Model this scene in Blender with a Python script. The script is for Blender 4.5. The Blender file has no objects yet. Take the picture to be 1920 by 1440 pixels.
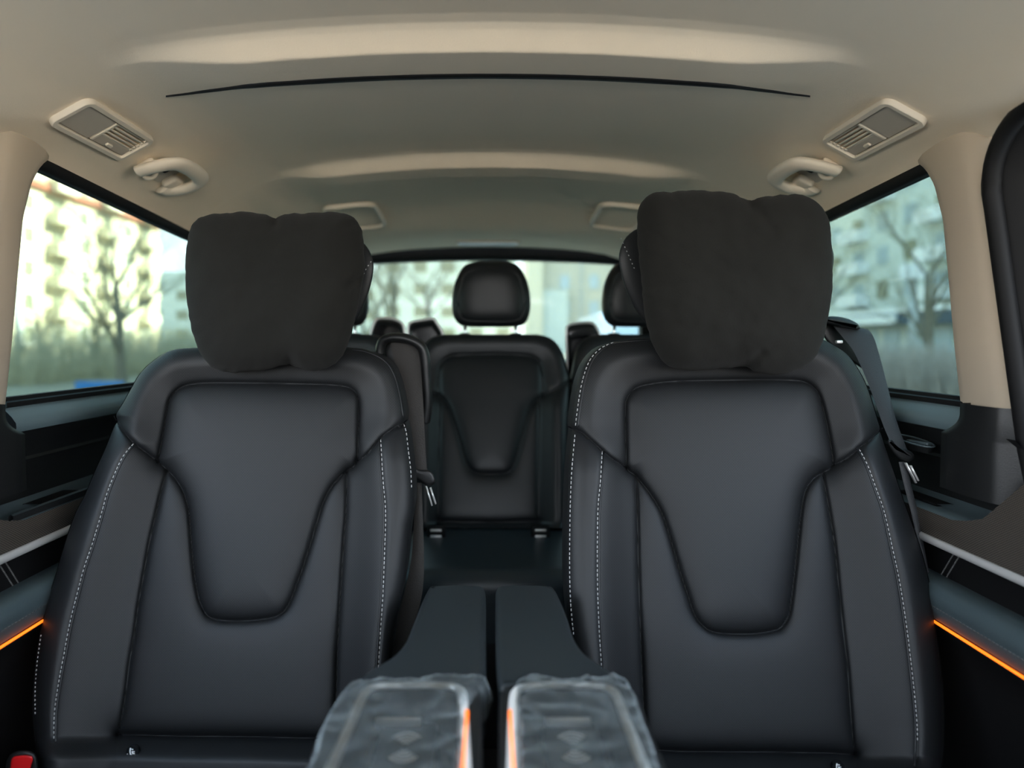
import bpy, bmesh, math, random
import numpy as np
from mathutils import Vector, Matrix, noise
from mathutils.geometry import tessellate_polygon

random.seed(7)
np.random.seed(7)
C = bpy.context.scene.collection
scene = bpy.context.scene

# ------------------------------------------------------------------ camera
F, VX, VY, ZC = 1280.0, 915.0, 640.0, 1.0      # focal length in pixels, axis point, eye height over the van floor
GROUND = -0.45
cam = bpy.data.cameras.new('camera')
camo = bpy.data.objects.new('camera', cam)
C.objects.link(camo)
camo.location = (0, 0, ZC)
camo.rotation_euler = (math.radians(90), 0, 0)
cam.sensor_width = 36.0
cam.lens = F / 1920 * 36
cam.shift_x = (960 - VX) / 1920
cam.shift_y = -(720 - VY) / 1920
cam.clip_start = 0.02
cam.clip_end = 500
cam.dof.use_dof = True
cam.dof.focus_distance = 1.17
cam.dof.aperture_fstop = 1.9
scene.camera = camo

# ------------------------------------------------------------------ sky, sun, exposure
world = bpy.data.worlds.new('sky')
scene.world = world
world.use_nodes = True
wn, wl = world.node_tree.nodes, world.node_tree.links
wn.clear()
w_out = wn.new('ShaderNodeOutputWorld')
w_bg = wn.new('ShaderNodeBackground')
w_tc = wn.new('ShaderNodeTexCoord')
w_sep = wn.new('ShaderNodeSeparateXYZ')
w_ramp = wn.new('ShaderNodeValToRGB')
w_ramp.color_ramp.elements[0].position = 0.0
w_ramp.color_ramp.elements[0].color = (0.93, 0.95, 0.96, 1)
w_ramp.color_ramp.elements[1].position = 0.75
w_ramp.color_ramp.elements[1].color = (0.50, 0.70, 0.95, 1)
wl.new(w_tc.outputs['Generated'], w_sep.inputs[0])
wl.new(w_sep.outputs['Z'], w_ramp.inputs[0])
wl.new(w_ramp.outputs[0], w_bg.inputs['Color'])
wl.new(w_bg.outputs[0], w_out.inputs[0])
w_bg.inputs['Strength'].default_value = 1.0

sun = bpy.data.lights.new('sun', 'SUN')
suno = bpy.data.objects.new('sun', sun)
C.objects.link(suno)
sun.energy = 11.0
sun.color = (1.0, 0.90, 0.72)
sun.angle = math.radians(0.6)
_el = math.radians(38)
_d = Vector((math.cos(_el) * 0.93, math.cos(_el) * 0.37, math.sin(_el)))
suno.rotation_euler = _d.to_track_quat('Z', 'Y').to_euler()
suno.location = (20, -10, 40)

vs = scene.view_settings
vs.view_transform = 'Standard'
vs.look = 'None'
vs.gamma = 1.0
vs.use_curve_mapping = False
vs.exposure = 3.22
scene.cycles.use_denoising = True
scene.cycles.caustics_reflective = False
scene.cycles.caustics_refractive = False
scene.cycles.max_bounces = 10
scene.cycles.diffuse_bounces = 6
scene.cycles.transparent_max_bounces = 16
scene.cycles.sample_clamp_indirect = 6.0


# ------------------------------------------------------------------ helpers
def P(px, py, Y):
    return Vector(((px - VX) / F * Y, Y, ZC + (VY - py) / F * Y))


def PH(px, py, h):
    """point of the photograph on the level plane h metres above the eye"""
    return P(px, py, h * F / (VY - py))


def smooth(t):
    t = np.clip(t, 0, 1)
    return t * t * (3 - 2 * t)


def sstep(a, b, x):
    return smooth((x - a) / (b - a))


MATS = {}


def mat(name, color, rough=0.5, metal=0.0, spec=0.5, bump=0.0, bscale=400.0, vary=0.0, vscale=6.0,
        emit=None, estr=0.0, coat=0.0, sheen=0.0):
    m = bpy.data.materials.new(name)
    MATS[name] = m
    m.use_nodes = True
    n, l = m.node_tree.nodes, m.node_tree.links
    b = n['Principled BSDF']
    b.inputs['Base Color'].default_value = (*color, 1)
    b.inputs['Roughness'].default_value = rough
    b.inputs['Metallic'].default_value = metal
    b.inputs['Specular IOR Level'].default_value = spec
    if coat:
        b.inputs['Coat Weight'].default_value = coat
    if sheen:
        b.inputs['Sheen Weight'].default_value = sheen
        b.inputs['Sheen Roughness'].default_value = 0.6
    if emit:
        b.inputs['Emission Color'].default_value = (*emit, 1)
        b.inputs['Emission Strength'].default_value = estr
    tc = n.new('ShaderNodeTexCoord')
    if bump:
        t = n.new('ShaderNodeTexNoise')
        t.inputs['Scale'].default_value = bscale
        t.inputs['Detail'].default_value = 3
        bp = n.new('ShaderNodeBump')
        bp.inputs['Strength'].default_value = bump
        bp.inputs['Distance'].default_value = 0.001
        l.new(tc.outputs['Object'], t.inputs['Vector'])
        l.new(t.outputs['Fac'], bp.inputs['Height'])
        l.new(bp.outputs[0], b.inputs['Normal'])
    if vary:
        t = n.new('ShaderNodeTexNoise')
        t.inputs['Scale'].default_value = vscale
        t.inputs['Detail'].default_value = 5
        mx = n.new('ShaderNodeMix')
        mx.data_type = 'RGBA'
        mx.inputs['A'].default_value = (*[c * (1 - vary) for c in color], 1)
        mx.inputs['B'].default_value = (*[min(1, c * (1 + vary)) for c in color], 1)
        l.new(tc.outputs['Object'], t.inputs['Vector'])
        l.new(t.outputs['Fac'], mx.inputs['Factor'])
        l.new(mx.outputs['Result'], b.inputs['Base Color'])
    return m


def leather(name, color, rough=0.42, dots=True, pitch=0.0046, grain=0.25):
    """leather with fine grain and rows of small punched holes (laid out in metres on the hide)"""
    m = mat(name, color, rough, spec=0.36)
    n, l = m.node_tree.nodes, m.node_tree.links
    b = n['Principled BSDF']
    tc = n.new('ShaderNodeTexCoord')
    ns = n.new('ShaderNodeTexNoise')
    ns.inputs['Scale'].default_value = 1050
    ns.inputs['Detail'].default_value = 2
    l.new(tc.outputs['Object'], ns.inputs['Vector'])
    bp = n.new('ShaderNodeBump')
    bp.inputs['Strength'].default_value = grain
    bp.inputs['Distance'].default_value = 0.0006
    l.new(ns.outputs['Fac'], bp.inputs['Height'])
    l.new(bp.outputs[0], b.inputs['Normal'])
    if not dots:
        return m
    uv = n.new('ShaderNodeUVMap')
    sep = n.new('ShaderNodeSeparateXYZ')
    l.new(uv.outputs[0], sep.inputs[0])

    def math_(op, a, c=None):
        q = n.new('ShaderNodeMath')
        q.operation = op
        for i, v in enumerate((a, c)):
            if v is None:
                continue
            if isinstance(v, (int, float)):
                q.inputs[i].default_value = v
            else:
                l.new(v, q.inputs[i])
        return q.outputs[0]
    u = math_('DIVIDE', sep.outputs[0], pitch)
    v = math_('DIVIDE', sep.outputs[1], pitch * 0.55)
    row = math_('FLOOR', v)
    odd = math_('MULTIPLY', math_('MODULO', math_('ABSOLUTE', row), 2.0), 0.5)
    fu = math_('SUBTRACT', math_('FRACT', math_('ADD', u, odd)), 0.5)
    fv = math_('MULTIPLY', math_('SUBTRACT', math_('FRACT', v), 0.5), 0.55)
    d = math_('SQRT', math_('ADD', math_('MULTIPLY', fu, fu), math_('MULTIPLY', fv, fv)))
    hole = math_('LESS_THAN', d, 0.17)
    mx = n.new('ShaderNodeMix')
    mx.data_type = 'RGBA'
    mx.inputs['A'].default_value = (*color, 1)
    mx.inputs['B'].default_value = (*[c * 0.12 for c in color], 1)
    l.new(hole, mx.inputs['Factor'])
    l.new(mx.outputs['Result'], b.inputs['Base Color'])
    return m


def glass(name, tint, gloss=0.02):
    m = bpy.data.materials.new(name)
    MATS[name] = m
    m.use_nodes = True
    n, l = m.node_tree.nodes, m.node_tree.links
    n.clear()
    o = n.new('ShaderNodeOutputMaterial')
    t = n.new('ShaderNodeBsdfTransparent')
    t.inputs[0].default_value = (*tint, 1)
    g = n.new('ShaderNodeBsdfGlossy')
    g.inputs['Roughness'].default_value = 0.02
    mx = n.new('ShaderNodeMixShader')
    mx.inputs[0].default_value = gloss
    l.new(t.outputs[0], mx.inputs[1])
    l.new(g.outputs[0], mx.inputs[2])
    l.new(mx.outputs[0], o.inputs[0])
    return m


BASE = {}     # world position of every object's origin


def put(name, me, m, parent=None, loc=None, label=None, cat=None, group=None, kind=None):
    o = bpy.data.objects.new(name, me)
    C.objects.link(o)
    if m is not None:
        me.materials.append(MATS[m] if isinstance(m, str) else m)
    if parent is not None:
        o.parent = parent
        BASE[o.name] = BASE[parent.name]
    else:
        BASE[o.name] = Vector(loc)
        o.location = loc
    tag(o, label, cat, group, kind)
    return o


def tag(o, label=None, cat=None, group=None, kind=None):
    for k, v in (('label', label), ('category', cat), ('group', group), ('kind', kind)):
        if v:
            o[k] = v
    return o


def obj(name, verts, faces, m, parent=None, sm=True, uv=None, normals=None, **kw):
    """one mesh object from world-space vertices"""
    V = np.array([tuple(v) for v in verts], dtype=float)
    if parent is not None:
        base = BASE[parent.name]
    else:
        base = Vector(((V[:, 0].min() + V[:, 0].max()) / 2, (V[:, 1].min() + V[:, 1].max()) / 2, V[:, 2].min()))
    V = V - np.array(base)
    me = bpy.data.meshes.new(name)
    me.from_pydata(V.tolist(), [], [tuple(int(i) for i in f) for f in faces])
    if uv is not None:
        lay = me.uv_layers.new(name='UVMap')
        idx = np.empty(len(me.loops), dtype=np.int32)
        me.loops.foreach_get('vertex_index', idx)
        lay.data.foreach_set('uv', np.asarray(uv, dtype=np.float32)[idx].ravel())
    if normals is None:
      bm = bmesh.new()
      bm.from_mesh(me)
      bmesh.ops.recalc_face_normals(bm, faces=bm.faces)
      bm.to_mesh(me)
      bm.free()
    if sm is True:
        me.polygons.foreach_set('use_smooth', [True] * len(me.polygons))
    elif sm:
        me.polygons.foreach_set('use_smooth', [True] * len(me.polygons))
        me.set_sharp_from_angle(angle=math.radians(sm))
    if normals is not None:
        me.normals_split_custom_set_from_vertices([tuple(v) for v in normals])
    return put(name, me, m, parent, base, **kw)


def thing(name, loc, label, cat, group=None, kind=None):
    o = bpy.data.objects.new(name, None)
    C.objects.link(o)
    o.location = loc
    o.empty_display_size = 0.05
    BASE[o.name] = Vector(loc)
    return tag(o, label, cat, group, kind)


def merge(parts):
    V, Fc = [], []
    for v, f in parts:
        k = len(V)
        V += [tuple(x) for x in v]
        Fc += [tuple(i + k for i in q) for q in f]
    return V, Fc


def catmull(pts, per=8, closed=False):
    pts = [Vector(p) for p in pts]
    n = len(pts)
    out = []
    rng = range(n) if closed else range(n - 1)
    for i in rng:
        if closed:
            a, b, c, d = pts[i - 1], pts[i], pts[(i + 1) % n], pts[(i + 2) % n]
        else:
            a, b, c, d = pts[max(i - 1, 0)], pts[i], pts[i + 1], pts[min(i + 2, n - 1)]
        for k in range(per):
            t = k / per
            out.append(0.5 * ((2 * b) + (c - a) * t + (2 * a - 5 * b + 4 * c - d) * t * t + (3 * b - a - 3 * c + d) * t ** 3))
    if not closed:
        out.append(pts[-1])
    return out


def tube(path, r, seg=8, closed=False, up=Vector((0, 0, 1)), flat=1.0, caps=True):
    """sweep of an ellipse (r across, r*flat along 'up') along a 3-D path; r may be a list"""
    path = [Vector(p) for p in path]
    n = len(path)
    V, Fc = [], []
    for i, p in enumerate(path):
        a = path[(i - 1) % n] if (closed or i) else p
        b = path[(i + 1) % n] if (closed or i < n - 1) else p
        t = (b - a).normalized()
        s = t.cross(up)
        if s.length < 1e-5:
            s = t.cross(Vector((1, 0, 0)))
        s.normalize()
        u = s.cross(t).normalized()
        rr = r[i] if isinstance(r, (list, tuple)) else r
        for k in range(seg):
            w = 2 * math.pi * k / seg
            V.append(p + s * math.cos(w) * rr + u * math.sin(w) * rr * flat)
    m = n if closed else n - 1
    for i in range(m):
        for k in range(seg):
            a, b = i * seg + k, i * seg + (k + 1) % seg
            c, d = ((i + 1) % n) * seg + (k + 1) % seg, ((i + 1) % n) * seg + k
            Fc.append((a, b, c, d))
    if not closed and caps:
        Fc.append(tuple(range(seg)))
        Fc.append(tuple(range((n - 1) * seg, n * seg)))
    return V, Fc


def strip(A, B):
    """quads between two equally long rows of points"""
    n = len(A)
    return list(A) + list(B), [(i, i + 1, n + i + 1, n + i) for i in range(n - 1)]


def loft(rows, closed=False):
    n = len(rows[0])
    V = [v for r in rows for v in r]
    Fc = []
    for j in range(len(rows) - 1):
        for i in range(n if closed else n - 1):
            k = (i + 1) % n
            Fc.append((j * n + i, j * n + k, (j + 1) * n + k, (j + 1) * n + i))
    return V, Fc


def rbox(size, bev=0.003, seg=3, M=Matrix.Identity(4)):
    bm = bmesh.new()
    bmesh.ops.create_cube(bm, size=1.0)
    for v in bm.verts:
        v.co = Vector((v.co.x * size[0], v.co.y * size[1], v.co.z * size[2]))
    if bev:
        bmesh.ops.bevel(bm, geom=bm.edges[:], offset=bev, segments=seg, profile=0.5, affect='EDGES')
    V = [M @ v.co for v in bm.verts]
    bm.verts.index_update()
    Fc = [tuple(v.index for v in f.verts) for f in bm.faces]
    bm.free()
    return V, Fc


def box(x0, x1, y0, y1, z0, z1, bev=0.0, seg=2):
    return rbox((x1 - x0, y1 - y0, z1 - z0), bev, seg, Matrix.Translation(((x0 + x1) / 2, (y0 + y1) / 2, (z0 + z1) / 2)))


def offset_poly(pts, d):
    """move a closed 2-D polygon inwards by d"""
    n = len(pts)
    area = sum(pts[i][0] * pts[(i + 1) % n][1] - pts[(i + 1) % n][0] * pts[i][1] for i in range(n))
    s = 1 if area > 0 else -1
    out = []
    for i in range(n):
        a, b, c = Vector(pts[i - 1]), Vector(pts[i]), Vector(pts[(i + 1) % n])
        e1, e2 = (b - a), (c - b)
        e1 = e1.normalized() if e1.length > 1e-9 else e2.normalized()
        e2 = e2.normalized() if e2.length > 1e-9 else e1
        n1, n2 = Vector((-e1.y, e1.x)) * s, Vector((-e2.y, e2.x)) * s
        k = n1 + n2
        k = k / max(k.length_squared / 2, 0.6) if k.length > 1e-6 else n1
        out.append(b + k * d)
    return out


def slab(poly, z0, z1, bev, seg=4, M=None, bottom=True):
    """rounded-edge plate over a 2-D outline"""
    q = offset_poly(poly, bev * 1.25)
    rows = [[Vector((p[0], p[1], z1)) for p in q]]
    for k in range(seg + 1):
        w = math.pi / 2 * k / seg
        q = offset_poly(poly, bev * (1 - math.sin(w)) if k < seg else 0)
        rows.append([Vector((p[0], p[1], z1 - bev * (1 - math.cos(w)))) for p in q])
    rows.append([Vector((p[0], p[1], z0)) for p in poly])
    V, Fc = loft(rows, True)
    n = len(poly)
    Fc += [tuple(t) for t in tessellate_polygon([rows[0]])]
    if bottom:
        Fc.append(tuple(range(len(V) - n, len(V))))
    if M is not None:
        V = [M @ Vector(v) for v in V]
    return V, Fc


def rrect(w, h, r, seg=5, cx=0, cy=0):
    out = []
    for sx, sy, a0 in ((1, 1, 0), (-1, 1, 90), (-1, -1, 180), (1, -1, 270)):
        for k in range(seg + 1):
            a = math.radians(a0 + 90 * k / seg)
            out.append(Vector((cx + sx * (w / 2 - r) + r * math.cos(a), cy + sy * (h / 2 - r) + r * math.sin(a))))
    return out


def resample(pts, n, closed=True):
    pts = [Vector(p) for p in pts]
    if closed:
        pts = pts + [pts[0]]
    L = [0]
    for a, b in zip(pts, pts[1:]):
        L.append(L[-1] + (b - a).length)
    out, j = [], 0
    for k in range(n):
        s = L[-1] * k / (n if closed else n - 1)
        while j < len(L) - 2 and L[j + 1] < s:
            j += 1
        t = (s - L[j]) / max(L[j + 1] - L[j], 1e-9)
        out.append(pts[j].lerp(pts[j + 1], min(t, 1)))
    return out


def poly_dist(X, Y, pts):
    """distance from many points to a polyline"""
    D = np.full(X.shape, 1e9)
    for (x0, y0), (x1, y1) in zip(pts, pts[1:]):
        dx, dy = x1 - x0, y1 - y0
        q = max(dx * dx + dy * dy, 1e-9)
        t = np.clip(((X - x0) * dx + (Y - y0) * dy) / q, 0, 1)
        D = np.minimum(D, np.hypot(X - x0 - t * dx, Y - y0 - t * dy))
    return D


def inside(X, Y, pts):
    r = np.zeros(X.shape, bool)
    n = len(pts)
    for i in range(n):
        x0, y0 = pts[i]
        x1, y1 = pts[(i + 1) % n]
        if y0 == y1:
            continue
        c = ((Y >= y0) != (Y >= y1)) & (X < (x1 - x0) * (Y - y0) / (y1 - y0) + x0)
        r ^= c
    return r


def soft(pts, per=5, closed=False):
    return [(p.x, p.y) for p in catmull([Vector((*p, 0)) for p in pts], per, closed)]


# ------------------------------------------------------------------ materials
HIDE = (0.0096, 0.0105, 0.0118)
leather('black_leather', HIDE, 0.50, dots=False)
leather('perforated_leather', HIDE, 0.56)
leather('dark_leather', (0.014, 0.015, 0.017), 0.38, dots=False)
mat('pad_leather', (0.018, 0.023, 0.026), 0.45, bump=0.2, bscale=700)
mat('bench_leather', (0.022, 0.030, 0.036), 0.42, bump=0.2, bscale=700)
mat('suede', (0.0105, 0.0105, 0.0094), 0.95, spec=0.1, bump=0.4, bscale=400, vary=0.22, vscale=7, sheen=0.03)
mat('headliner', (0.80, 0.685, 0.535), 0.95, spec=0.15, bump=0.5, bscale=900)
mat('beige_plastic', (0.70, 0.62, 0.505), 0.55, spec=0.4)
mat('beige_shade', (0.46, 0.41, 0.34), 0.6, spec=0.4)
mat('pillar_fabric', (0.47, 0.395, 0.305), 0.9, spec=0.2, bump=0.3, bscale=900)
mat('black_plastic', (0.007, 0.0075, 0.008), 0.45, bump=0.2, bscale=500)
mat('soft_black', (0.011, 0.012, 0.013), 0.45, bump=0.25, bscale=600)
mat('sill_vinyl', (0.06, 0.085, 0.095), 0.45, bump=0.2, bscale=600)
mat('tower_plastic', (0.012, 0.013, 0.014), 0.22)
mat('sill_pad', (0.105, 0.150, 0.165), 0.45, bump=0.2, bscale=600)
mat('rim_silver', (0.88, 0.87, 0.85), 0.35, 0.25)
mat('rubber', (0.005, 0.005, 0.0055), 0.65, spec=0.2)
mat('gloss_black', (0.006, 0.007, 0.008), 0.08, coat=0.5)
mat('seam_shade', (0.004, 0.004, 0.005), 0.8, spec=0.1)
mat('grey_thread', (0.13, 0.13, 0.13), 0.8)
mat('thread', (0.45, 0.45, 0.45), 0.7)
mat('chrome', (0.85, 0.87, 0.9), 0.12, 1.0)
mat('satin_silver', (0.82, 0.81, 0.80), 0.32, 0.5)
mat('webbing', (0.032, 0.034, 0.038), 0.6, bump=0.6, bscale=500)
mat('brown_webbing', (0.013, 0.0100, 0.0078), 0.65, bump=0.6, bscale=500)
mat('carpet', (0.03, 0.027, 0.025), 1.0, bump=1.0, bscale=300)
mat('amber_light', (0.9, 0.3, 0.05), 0.4, emit=(1.0, 0.145, 0.006), estr=0.22)
mat('red_plastic', (0.55, 0.01, 0.012), 0.35)
mat('white_print', (0.95, 0.96, 0.96), 0.5)
mat('dome_lens', (0.80, 0.90, 0.96), 0.2, coat=0.4)
glass('privacy_glass', (0.37, 0.435, 0.42))
glass('rear_glass', (0.49, 0.55, 0.53))


def weave_material():
    m = mat('carbon_weave', (0.03, 0.028, 0.026), 0.3, coat=0.2)
    n, l = m.node_tree.nodes, m.node_tree.links
    b = n['Principled BSDF']
    tc = n.new('ShaderNodeTexCoord')
    mp = n.new('ShaderNodeMapping')
    mp.inputs['Rotation'].default_value = (0.6, 0, 0)
    ch = n.new('ShaderNodeTexWave')
    ch.inputs['Scale'].default_value = 105
    ch.bands_direction = 'Z'
    ch2 = n.new('ShaderNodeTexWave')
    ch2.inputs['Scale'].default_value = 105
    ch2.bands_direction = 'Y'
    mu = n.new('ShaderNodeMath')
    mu.operation = 'MULTIPLY'
    mx = n.new('ShaderNodeMix')
    mx.data_type = 'RGBA'
    mx.inputs['A'].default_value = (0.012, 0.011, 0.011, 1)
    mx.inputs['B'].default_value = (0.20, 0.17, 0.14, 1)
    l.new(tc.outputs['Object'], mp.inputs[0])
    l.new(mp.outputs[0], ch.inputs[0])
    l.new(mp.outputs[0], ch2.inputs[0])
    l.new(ch.outputs['Fac'], mu.inputs[0])
    l.new(ch2.outputs['Fac'], mu.inputs[1])
    l.new(mu.outputs[0], mx.inputs['Factor'])
    l.new(mx.outputs['Result'], b.inputs['Base Color'])


weave_material()


def film_material():
    m = bpy.data.materials.new('clear_film')
    MATS['clear_film'] = m
    m.use_nodes = True
    n, l = m.node_tree.nodes, m.node_tree.links
    n.clear()
    o = n.new('ShaderNodeOutputMaterial')
    t = n.new('ShaderNodeBsdfTransparent')
    t.inputs[0].default_value = (0.93, 0.96, 0.97, 1)
    g = n.new('ShaderNodeBsdfGlossy')
    g.inputs['Roughness'].default_value = 0.035
    g.inputs['Color'].default_value = (0.9, 0.95, 1, 1)
    d = n.new('ShaderNodeBsdfDiffuse')
    d.inputs['Color'].default_value = (0.55, 0.62, 0.64, 1)
    f = n.new('ShaderNodeLayerWeight')
    f.inputs['Blend'].default_value = 0.25
    mx = n.new('ShaderNodeMixShader')
    mx2 = n.new('ShaderNodeMixShader')
    fa = n.new('ShaderNodeMapRange')
    fa.inputs['From Min'].default_value = 0.25
    fa.inputs['To Min'].default_value = 0.065
    fa.inputs['To Max'].default_value = 0.7
    l.new(f.outputs['Facing'], fa.inputs['Value'])
    l.new(fa.outputs[0], mx2.inputs[0])
    l.new(f.outputs['Fresnel'], mx.inputs[0])
    l.new(t.outputs[0], mx.inputs[1])
    l.new(g.outputs[0], mx.inputs[2])
    l.new(mx.outputs[0], mx2.inputs[1])
    l.new(d.outputs[0], mx2.inputs[2])
    l.new(mx2.outputs[0], o.inputs[0])


film_material()

# ------------------------------------------------------------------ the van: headliner
Y_END = 2.93


def edge_h(Y):          # height of the headliner's lower edge above the side windows
    return np.interp(Y, [-1, 1.14, 1.7, 2.9], [0.305, 0.303, 0.274, 0.235])


def base_h(Y):
    return np.interp(Y, [-1, 1.55, 2.0, 2.13, 2.25, 2.40, 2.48, Y_END], [0.443, 0.4405, 0.437, 0.434, 0.420, 0.3965, 0.394, 0.405])


def feat_h(Y):
    s1 = np.interp(Y, [0.915, 0.935, 0.945, 0.954, 0.966, 0.967, 1.06, 1.075, 1.3, 1.5], [0, -0.003, -0.009, -0.018, -0.031, -0.0315, -0.0295, -0.027, -0.011, 0])
    s2 = np.interp(Y, [1.56, 1.58, 1.59, 1.600, 1.616, 1.617, 1.70, 2.0, 2.15], [0, -0.002, -0.008, -0.016, -0.0275, -0.0285, -0.028, -0.006, 0])
    return s1, s2


def side_shape(X):
    return np.interp(np.abs(X), [0, 0.15, 0.3, 0.4, 0.5, 0.56, 0.62, 0.69, 0.72, 0.737, 0.745], [0, 0.012, 0.055, 0.105, 0.19, 0.30, 0.47, 0.755, 0.86, 0.94, 1.0])


def ceil_h(X, Y):
    X, Y = np.asarray(X, float), np.asarray(Y, float)
    b = base_h(Y)
    s1, s2 = feat_h(Y - 0.11 * X * X)[0], feat_h(Y - 0.25 * X * X)[1]
    m1 = 1 - sstep(0.33, 0.58, np.abs(X))
    m2 = 1 - sstep(0.36, 0.56, np.abs(X))
    return b - side_shape(X) * (b - edge_h(Y)) + s1 * m1 + s2 * m2


def ceil_pt(x, y, d=0.0):
    return Vector((x, y, ZC + float(ceil_h(x, y)) - d))


ys = np.unique(np.concatenate([np.linspace(-0.75, 0.9, 30), np.linspace(0.9, 1.02, 90), np.linspace(1.02, 1.54, 50), np.linspace(1.54, 1.72, 90), np.linspace(1.66, Y_END, 60)]))
xs = np.concatenate([np.linspace(-0.745, -0.5, 40)[:-1], np.linspace(-0.5, 0.5, 60), np.linspace(0.5, 0.745, 40)[1:]])
XX, YY = np.meshgrid(xs, ys)
# smooth the piecewise profile a little so that the light rolls over it
ZZ = ceil_h(XX, YY)
for _ in range(2):
    Z2 = ZZ.copy()
    Z2[:, 1:-1] = (ZZ[:, :-2] + 2 * ZZ[:, 1:-1] + ZZ[:, 2:]) / 4
    ZZ = Z2
    Z2 = ZZ.copy()
    Z2[1:-1] = (ZZ[:-2] + 2 * ZZ[1:-1] + ZZ[2:]) / 4
    ZZ = Z2
nx, ny = len(xs), len(ys)
V = np.stack([XX.ravel(), YY.ravel(), ZC + ZZ.ravel()], 1)
Fc = [(j * nx + i, j * nx + i + 1, (j + 1) * nx + i + 1, (j + 1) * nx + i) for j in range(ny - 1) for i in range(nx - 1)]
Vt = np.stack([XX.ravel() * 1.06, YY.ravel(), ZC + 0.05 + ZZ.ravel() * 1.0], 1)      # outer roof skin
n0 = len(V)
V2 = np.concatenate([V, Vt])
Fo = [tuple(i + n0 for i in f) for f in Fc]
rim = list(range(nx)) + [j * nx + nx - 1 for j in range(1, ny)] + [(ny - 1) * nx + i for i in range(nx - 2, -1, -1)] + [j * nx for j in range(ny - 2, 0, -1)]
Fr = [(rim[k], rim[(k + 1) % len(rim)], rim[(k + 1) % len(rim)] + n0, rim[k] + n0) for k in range(len(rim))]
ceiling = obj('ceiling', V2, Fc + Fo + Fr, 'headliner', sm=60, label='beige fabric headliner of the van with arched ridges', kind='structure')

# black strip laid across the headliner for the shade in its curved gap
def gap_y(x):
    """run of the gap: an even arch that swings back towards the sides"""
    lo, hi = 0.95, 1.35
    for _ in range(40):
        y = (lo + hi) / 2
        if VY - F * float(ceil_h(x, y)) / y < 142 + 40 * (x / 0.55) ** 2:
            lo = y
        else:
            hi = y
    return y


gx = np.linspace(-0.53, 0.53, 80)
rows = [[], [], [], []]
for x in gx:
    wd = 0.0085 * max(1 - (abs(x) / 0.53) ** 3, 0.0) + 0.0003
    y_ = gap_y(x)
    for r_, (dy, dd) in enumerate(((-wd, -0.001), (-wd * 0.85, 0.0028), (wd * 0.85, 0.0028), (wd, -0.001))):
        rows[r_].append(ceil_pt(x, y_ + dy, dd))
obj('roof_gap_shade', *loft(rows), 'rubber', parent=ceiling, label='thin black strip as the shade in the curved headliner gap')


# ------------------------------------------------------------------ side walls, pillars, windows (built once per side)
def glass_x(h):
    return 0.80 - 0.055 * (h + 0.10) / 0.40


def front_edge(h):
    """front edge of the side window (its Y) at height h"""
    return np.interp(h, [-0.105, -0.06, 0.0, 0.1, 0.2, 0.26, 0.29, 0.305], [1.135, 1.133, 1.13, 1.122, 1.115, 1.125, 1.142, 1.16])


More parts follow.
